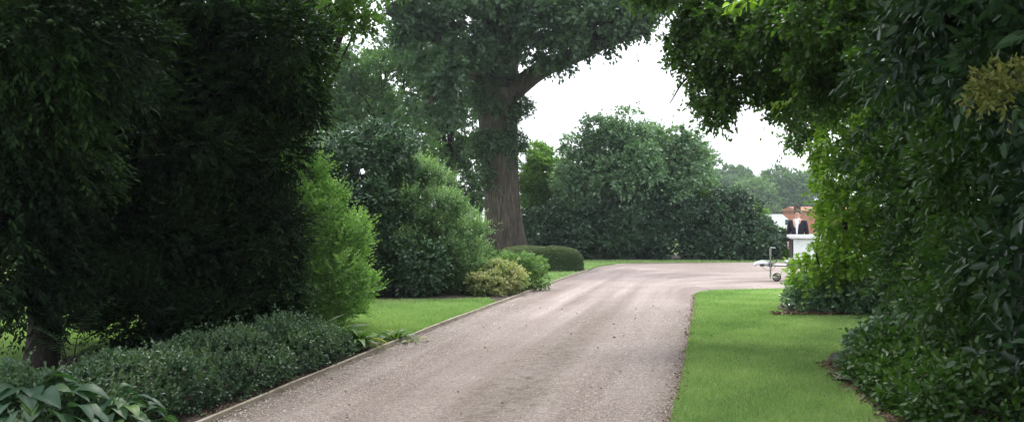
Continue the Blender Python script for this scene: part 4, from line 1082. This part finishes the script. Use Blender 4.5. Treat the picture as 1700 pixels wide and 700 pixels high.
# ------------------------------------------------------------------ trailer
def trailer():
    Y = 21.4; s = F / Y
    X = lambda u: (u - 850) / s
    Z = lambda v: EYE - (v - HOR) / s
    t = plant('trailer', (X(1350), Y), 'white box trailer with its drawbar and jockey wheel standing on the gravel', 'trailer')
    t.rotation_euler = (0, 0, math.radians(-14))
    # box body with lid
    bx0 = X(1317); bx1 = bx0 + 2.3
    b = MB().box(((bx0 + bx1) / 2, Y + .25, .77), ((bx1 - bx0) / 2, .68, .29), bev=.02)
    b.build('body', M['white'], t)
    MB().box(((bx0 + bx1) / 2 - .01, Y + .25, 1.10), ((bx1 - bx0) / 2 + .07, .74, .038), bev=.015).build('lid', M['white'], t)
    MB().box((bx0 - .012, Y + .25, .77), (.010, .60, .26)).build('front_shade', M['black'], t)  # black sheet standing in for shade on the white box front
    # A-frame drawbar
    d = MB()
    zb = Z(440)
    hx = X(1285)
    for sy in (-1, 1):
        p0 = np.array([hx - .05, Y + sy * .03, zb]); p1 = np.array([bx0 + .5, Y + .25 + sy * .5, zb])
        d.tube([p0, p1], .032, 4)
    d.box(((hx + X(1268)) / 2, Y, zb), ((hx - X(1268)) / 2 + .05, .035, .035), bev=.006)
    d.build('drawbar', M['galv'], t)
    MB().box((bx0 + .2, Y + .25, .47), (.35, .55, .025)).box((bx0 + 1.5, Y + .25, .47), (.75, .6, .025)).build('chassis', M['galv'], t)
    # coupling head
    c = MB()
    c.tube([(X(1282), Y, zb + .01), (X(1272), Y, zb + .035), (X(1264), Y, zb + .04), (X(1258), Y, zb + .02), (X(1255), Y, zb - .03)], [.03, .05, .052, .05, .036], 12)
    h = c.build('coupling', M['white'], t, smooth=True)
    MB().tube([(X(1262), Y, zb + .08), (X(1270), Y, zb + .10), (X(1284), Y, zb + .075)], .011, 8).build('handle', M['galv'], h)
    MB().box((X(1268), Y - .045, zb - .01), (.05, .012, .03), bev=.004).build('damper', M['black'], h)
    # handbrake lever and cable
    MB().tube([(X(1281), Y - .05, zb + .02), (X(1290), Y - .05, zb + .06), (X(1292), Y - .05, zb + .11)], .010, 8).build('brake_lever', M['black'], t)
    MB().tube(curve([(X(1266), Y - .04, zb - .02), (X(1274), Y - .05, zb - .12), (X(1284), Y - .05, zb - .13), (X(1290), Y - .04, zb - .03)], 10), .005, 6).build('cable', M['black'], t)
    # jockey wheel
    jx = X(1281.5)
    j = MB().tube([(jx, Y - .08, Z(462)), (jx, Y - .08, Z(412))], .021, 14).tube([(jx, Y - .08, Z(425)), (jx, Y - .08, Z(413))], .029, 14).build('jockey_post', M['greygreen'], t, smooth=False)
    MB().tube([(jx, Y - .08, Z(411)), (jx + .11, Y - .08, Z(411.5))], .008, 8).tube([(jx + .11, Y - .08, Z(411.5)), (jx + .11, Y - .16, Z(411.5))], .011, 8).build('crank', M['galv'], j)
    MB().box((jx, Y - .05, zb + .0), (.04, .045, .05), bev=.006).build('clamp', M['black'], j)
    wx, wz = X(1291.5), .105
    tyre = MB()
    n = 24
    prof = [(.065, -.03), (.092, -.032), (.103, -.018), (.105, 0), (.103, .018), (.092, .032), (.065, .03)]
    V, Fc = [], []
    for i in range(n):
        a = 2 * PI * i / n
        for r, w in prof: V.append((wx + r * math.cos(a), Y - .08 + w, wz + .018 + r * math.sin(a)))
    m = len(prof)
    for i in range(n):
        for k in range(m):
            a, b2 = i * m + k, i * m + (k + 1) % m
            c1, c2 = ((i + 1) % n) * m + k, ((i + 1) % n) * m + (k + 1) % m
            Fc.append([a, b2, c2, c1])
    tyre.add(V, Fc); w = tyre.build('jockey_wheel', M['rubber'], t, smooth=True)
    MB().tube([(wx, Y - .105, wz + .018), (wx, Y - .055, wz + .018)], .058, 18).build('rim', M['dark_rim'], w)
    MB().tube([(jx, Y - .125, Z(461)), (wx, Y - .125, wz + .018)], .012, 8).tube([(jx, Y - .035, Z(461)), (wx, Y - .035, wz + .018)], .012, 8).box((jx, Y - .08, Z(461)), (.024, .055, .014)).build('fork', M['galv'], w)
    # socket bracket
    br = MB().box((X(1315), Y - .1, Z(432)), (.075, .05, .055), bev=.01).build('bracket', M['white'], t)
    for k in (-1, 1):
        MB().tube([(X(1315) + k * .035, Y - .152, Z(432)), (X(1315) + k * .035, Y - .158, Z(432))], .014, 10).build('socket', M['black'], br)
    # road wheels
    for sy in (-1, 1):
        cy = Y + .25 + sy * .79
        w2 = MB().tube([(bx0 + 1.2, cy - .08, .29), (bx0 + 1.2, cy - .055, .29), (bx0 + 1.2, cy + .055, .29), (bx0 + 1.2, cy + .08, .29)], [.24, .275, .275, .24], 28).build('wheel', M['rubber'], t)
        MB().tube([(bx0 + 1.2, cy + sy * .082, .29), (bx0 + 1.2, cy + sy * .06, .29)], .16, 20).build('rim', M['galv'], w2)
        g_ = MB()
        arc = [(bx0 + 1.2 + .34 * math.cos(a), cy, .30 + .33 * math.sin(a)) for a in np.linspace(.1, PI - .1, 10)]
        for i in range(9):
            a, b2 = arc[i], arc[i + 1]
            g_.add([(a[0], cy - .1, a[2]), (a[0], cy + .1, a[2]), (b2[0], cy + .1, b2[2]), (b2[0], cy - .1, b2[2]), (a[0], cy - .1, a[2] + .012), (a[0], cy + .1, a[2] + .012), (b2[0], cy + .1, b2[2] + .012), (b2[0], cy - .1, b2[2] + .012)],
                   [[0, 1, 2, 3], [7, 6, 5, 4], [0, 4, 5, 1], [3, 2, 6, 7], [0, 3, 7, 4], [1, 5, 6, 2]])
        g_.build('mudguard', M['white'], t)
    for sy in (-1, 1):
        MB().box((bx1 + .012, Y + .25 + sy * .5, .6), (.01, .08, .04)).build('tail_lamp', M['redlamp'], t)
trailer()

# ------------------------------------------------------------------ man in a dark suit behind the trailer
def skin_mesh(name, verts, edges, radii, mat, parent, sub=2, root=0):
    me = bpy.data.meshes.new(name)
    w = np.array(parent['_w'])
    me.from_pydata([tuple(np.array(v) - w) for v in verts], edges, [])
    me.update()
    o = bpy.data.objects.new(name, me); COL.objects.link(o); o.parent = parent
    me.materials.append(mat)
    o.modifiers.new('skin', 'SKIN')
    if not me.skin_vertices: me.skin_vertices.new() if hasattr(me.skin_vertices, 'new') else None
    for i, r in enumerate(radii):
        sv = me.skin_vertices[0].data[i]
        sv.radius = r if isinstance(r, tuple) else (r, r)
        sv.use_root = (i == root)
    sb = o.modifiers.new('sub', 'SUBSURF'); sb.levels = sub; sb.render_levels = sub
    return o

def man():
    Y = 23.1; x0 = (1324 - 850) * Y / F; f = 1.83 / 1.8
    t = plant('person', (x0, Y), 'person in a dark suit and white shirt standing behind the white trailer', 'person')
    th = math.radians(-25)                      # turned a little to the side
    c, s = math.cos(th), math.sin(th)
    def W(x, y, z): return (x0 + (x * c - y * s) * f, Y + (x * s + y * c) * f, z * f)
    V = [W(0, 0, .97), W(0, .0, 1.12), W(0, .0, 1.30), W(0, .01, 1.44), W(0, 0, 1.52), W(0, -.01, 1.60), W(0, -.012, 1.68), W(0, 0, 1.745)]
    R = [(.15, .11), (.135, .10), (.155, .11), (.11, .08), .052, .058, (.078, .092), (.058, .068)]
    Eg = [(i, i + 1) for i in range(7)]
    for sx in (-1, 1):
        b = len(V)
        V += [W(sx * .10, 0, .90), W(sx * .11, -.01, .50), W(sx * .115, .02, .09), W(sx * .12, -.05, .035), W(sx * .13, -.14, .025)]
        R += [.088, .058, .040, .036, .028]
        Eg += [(0, b), (b, b + 1), (b + 1, b + 2), (b + 2, b + 3), (b + 3, b + 4)]
        b = len(V)
        V += [W(sx * .17, 0, 1.43), W(sx * .215, .02, 1.15), W(sx * .225, -.03, .90), W(sx * .222, -.05, .84)]
        R += [.055, .042, .030, (.034, .018)]
        Eg += [(3, b), (b, b + 1), (b + 1, b + 2), (b + 2, b + 3)]
        palm = b + 3
        for q in range(4):
            k = len(V)
            yy = -.085 + q * .022
            ln = (.07, .08, .076, .06)[q]
            V += [W(sx * .222, yy, .80), W(sx * .218, yy - .004, .80 - ln * .6), W(sx * .208, yy - .006, .80 - ln)]
            R += [.0095, .0085, .0075]
            Eg += [(palm, k), (k, k + 1), (k + 1, k + 2)]
        k = len(V)
        V += [W(sx * .212, -.095, .83), W(sx * .205, -.112, .795)]
        R += [.011, .009]
        Eg += [(palm, k), (k, k + 1)]
    body = skin_mesh('body', V, Eg, R, M['skin'], t)
    # face and ears are small pieces of the head's own mesh elsewhere; at this distance a nose ridge, brows and mouth
    nose = MB().tube([W(0, -.098, 1.68), W(0, -.118, 1.645), W(0, -.10, 1.635)], [.008, .014, .008], 8)
    nose.build('nose', M['skin'], t, True)
    for sx in (-1, 1):
        MB().tube([W(sx * .083, .0, 1.69), W(sx * .09, .008, 1.665), W(sx * .084, .005, 1.635)], [.010, .014, .008], 8).build('ear', M['skin'], t, True)
        MB().tube([W(sx * .045, -.088, 1.686), W(sx * .02, -.095, 1.686)], .007, 8).build('eye', M['black'], t, True)
    MB().tube([W(-.022, -.092, 1.603), W(0, -.098, 1.602), W(.022, -.092, 1.603)], .006, 6).build('mouth', M['redlamp'], t, True)
    skin_mesh('hair', [W(0, .03, 1.66), W(0, .015, 1.735), W(0, -.045, 1.765)], [(0, 1), (1, 2)], [(.082, .07), (.088, .088), (.062, .04)], M['hair'], t, root=1)
    # jacket, trousers, shirt front, shoes
    JV = [W(0, 0, .86), W(0, 0, 1.05), W(0, .0, 1.22), W(0, .01, 1.36), W(0, .02, 1.475)]
    JR = [(.185, .135), (.165, .125), (.17, .128), (.165, .115), (.085, .07)]
    JE = [(0, 1), (1, 2), (2, 3), (3, 4)]
    for sx in (-1, 1):
        b = len(JV)
        JV += [W(sx * .19, 0, 1.42), W(sx * .225, .02, 1.15), W(sx * .232, -.03, .91)]
        JR += [.068, .058, .048]
        JE += [(3, b), (b, b + 1), (b + 1, b + 2)]
    skin_mesh('jacket', JV, JE, JR, M['suit'], t, root=2)
    TV = [W(0, 0, .92)]; TR = [(.16, .125)]; TE = []
    for sx in (-1, 1):
        b = len(TV)
        TV += [W(sx * .10, 0, .84), W(sx * .112, -.01, .50), W(sx * .115, .02, .07)]
        TR += [.105, .082, .068]
        TE += [(0, b), (b, b + 1), (b + 1, b + 2)]
    skin_mesh('trousers', TV, TE, TR, M['suit'], t)
    sh = MB()
    sh.add([W(-.05, -.118, 1.47), W(.05, -.118, 1.47), W(.012, -.145, 1.12), W(-.012, -.145, 1.12), W(-.05, -.09, 1.49), W(.05, -.09, 1.49), W(.012, -.11, 1.12), W(-.012, -.11, 1.12)],
           [[0, 1, 2, 3], [7, 6, 5, 4], [0, 4, 5, 1], [1, 5, 6, 2], [2, 6, 7, 3], [3, 7, 4, 0]])
    sh.tube([W(-.05, -.06, 1.495), W(0, -.085, 1.49), W(.05, -.06, 1.495), W(.058, 0, 1.51), W(0, .055, 1.525), W(-.058, 0, 1.51), W(-.05, -.06, 1.495)], .014, 8)
    sh.build('shirt', M['shirt'], t)
    for sx in (-1, 1):
        MB().box(W(sx * .122, -.05, .038), (.045 * f, .135 * f, .036), th, bev=.02).build('shoe', M['black'], t)
man()
print('TRIS', sum(len(m.polygons) for m in bpy.data.meshes))
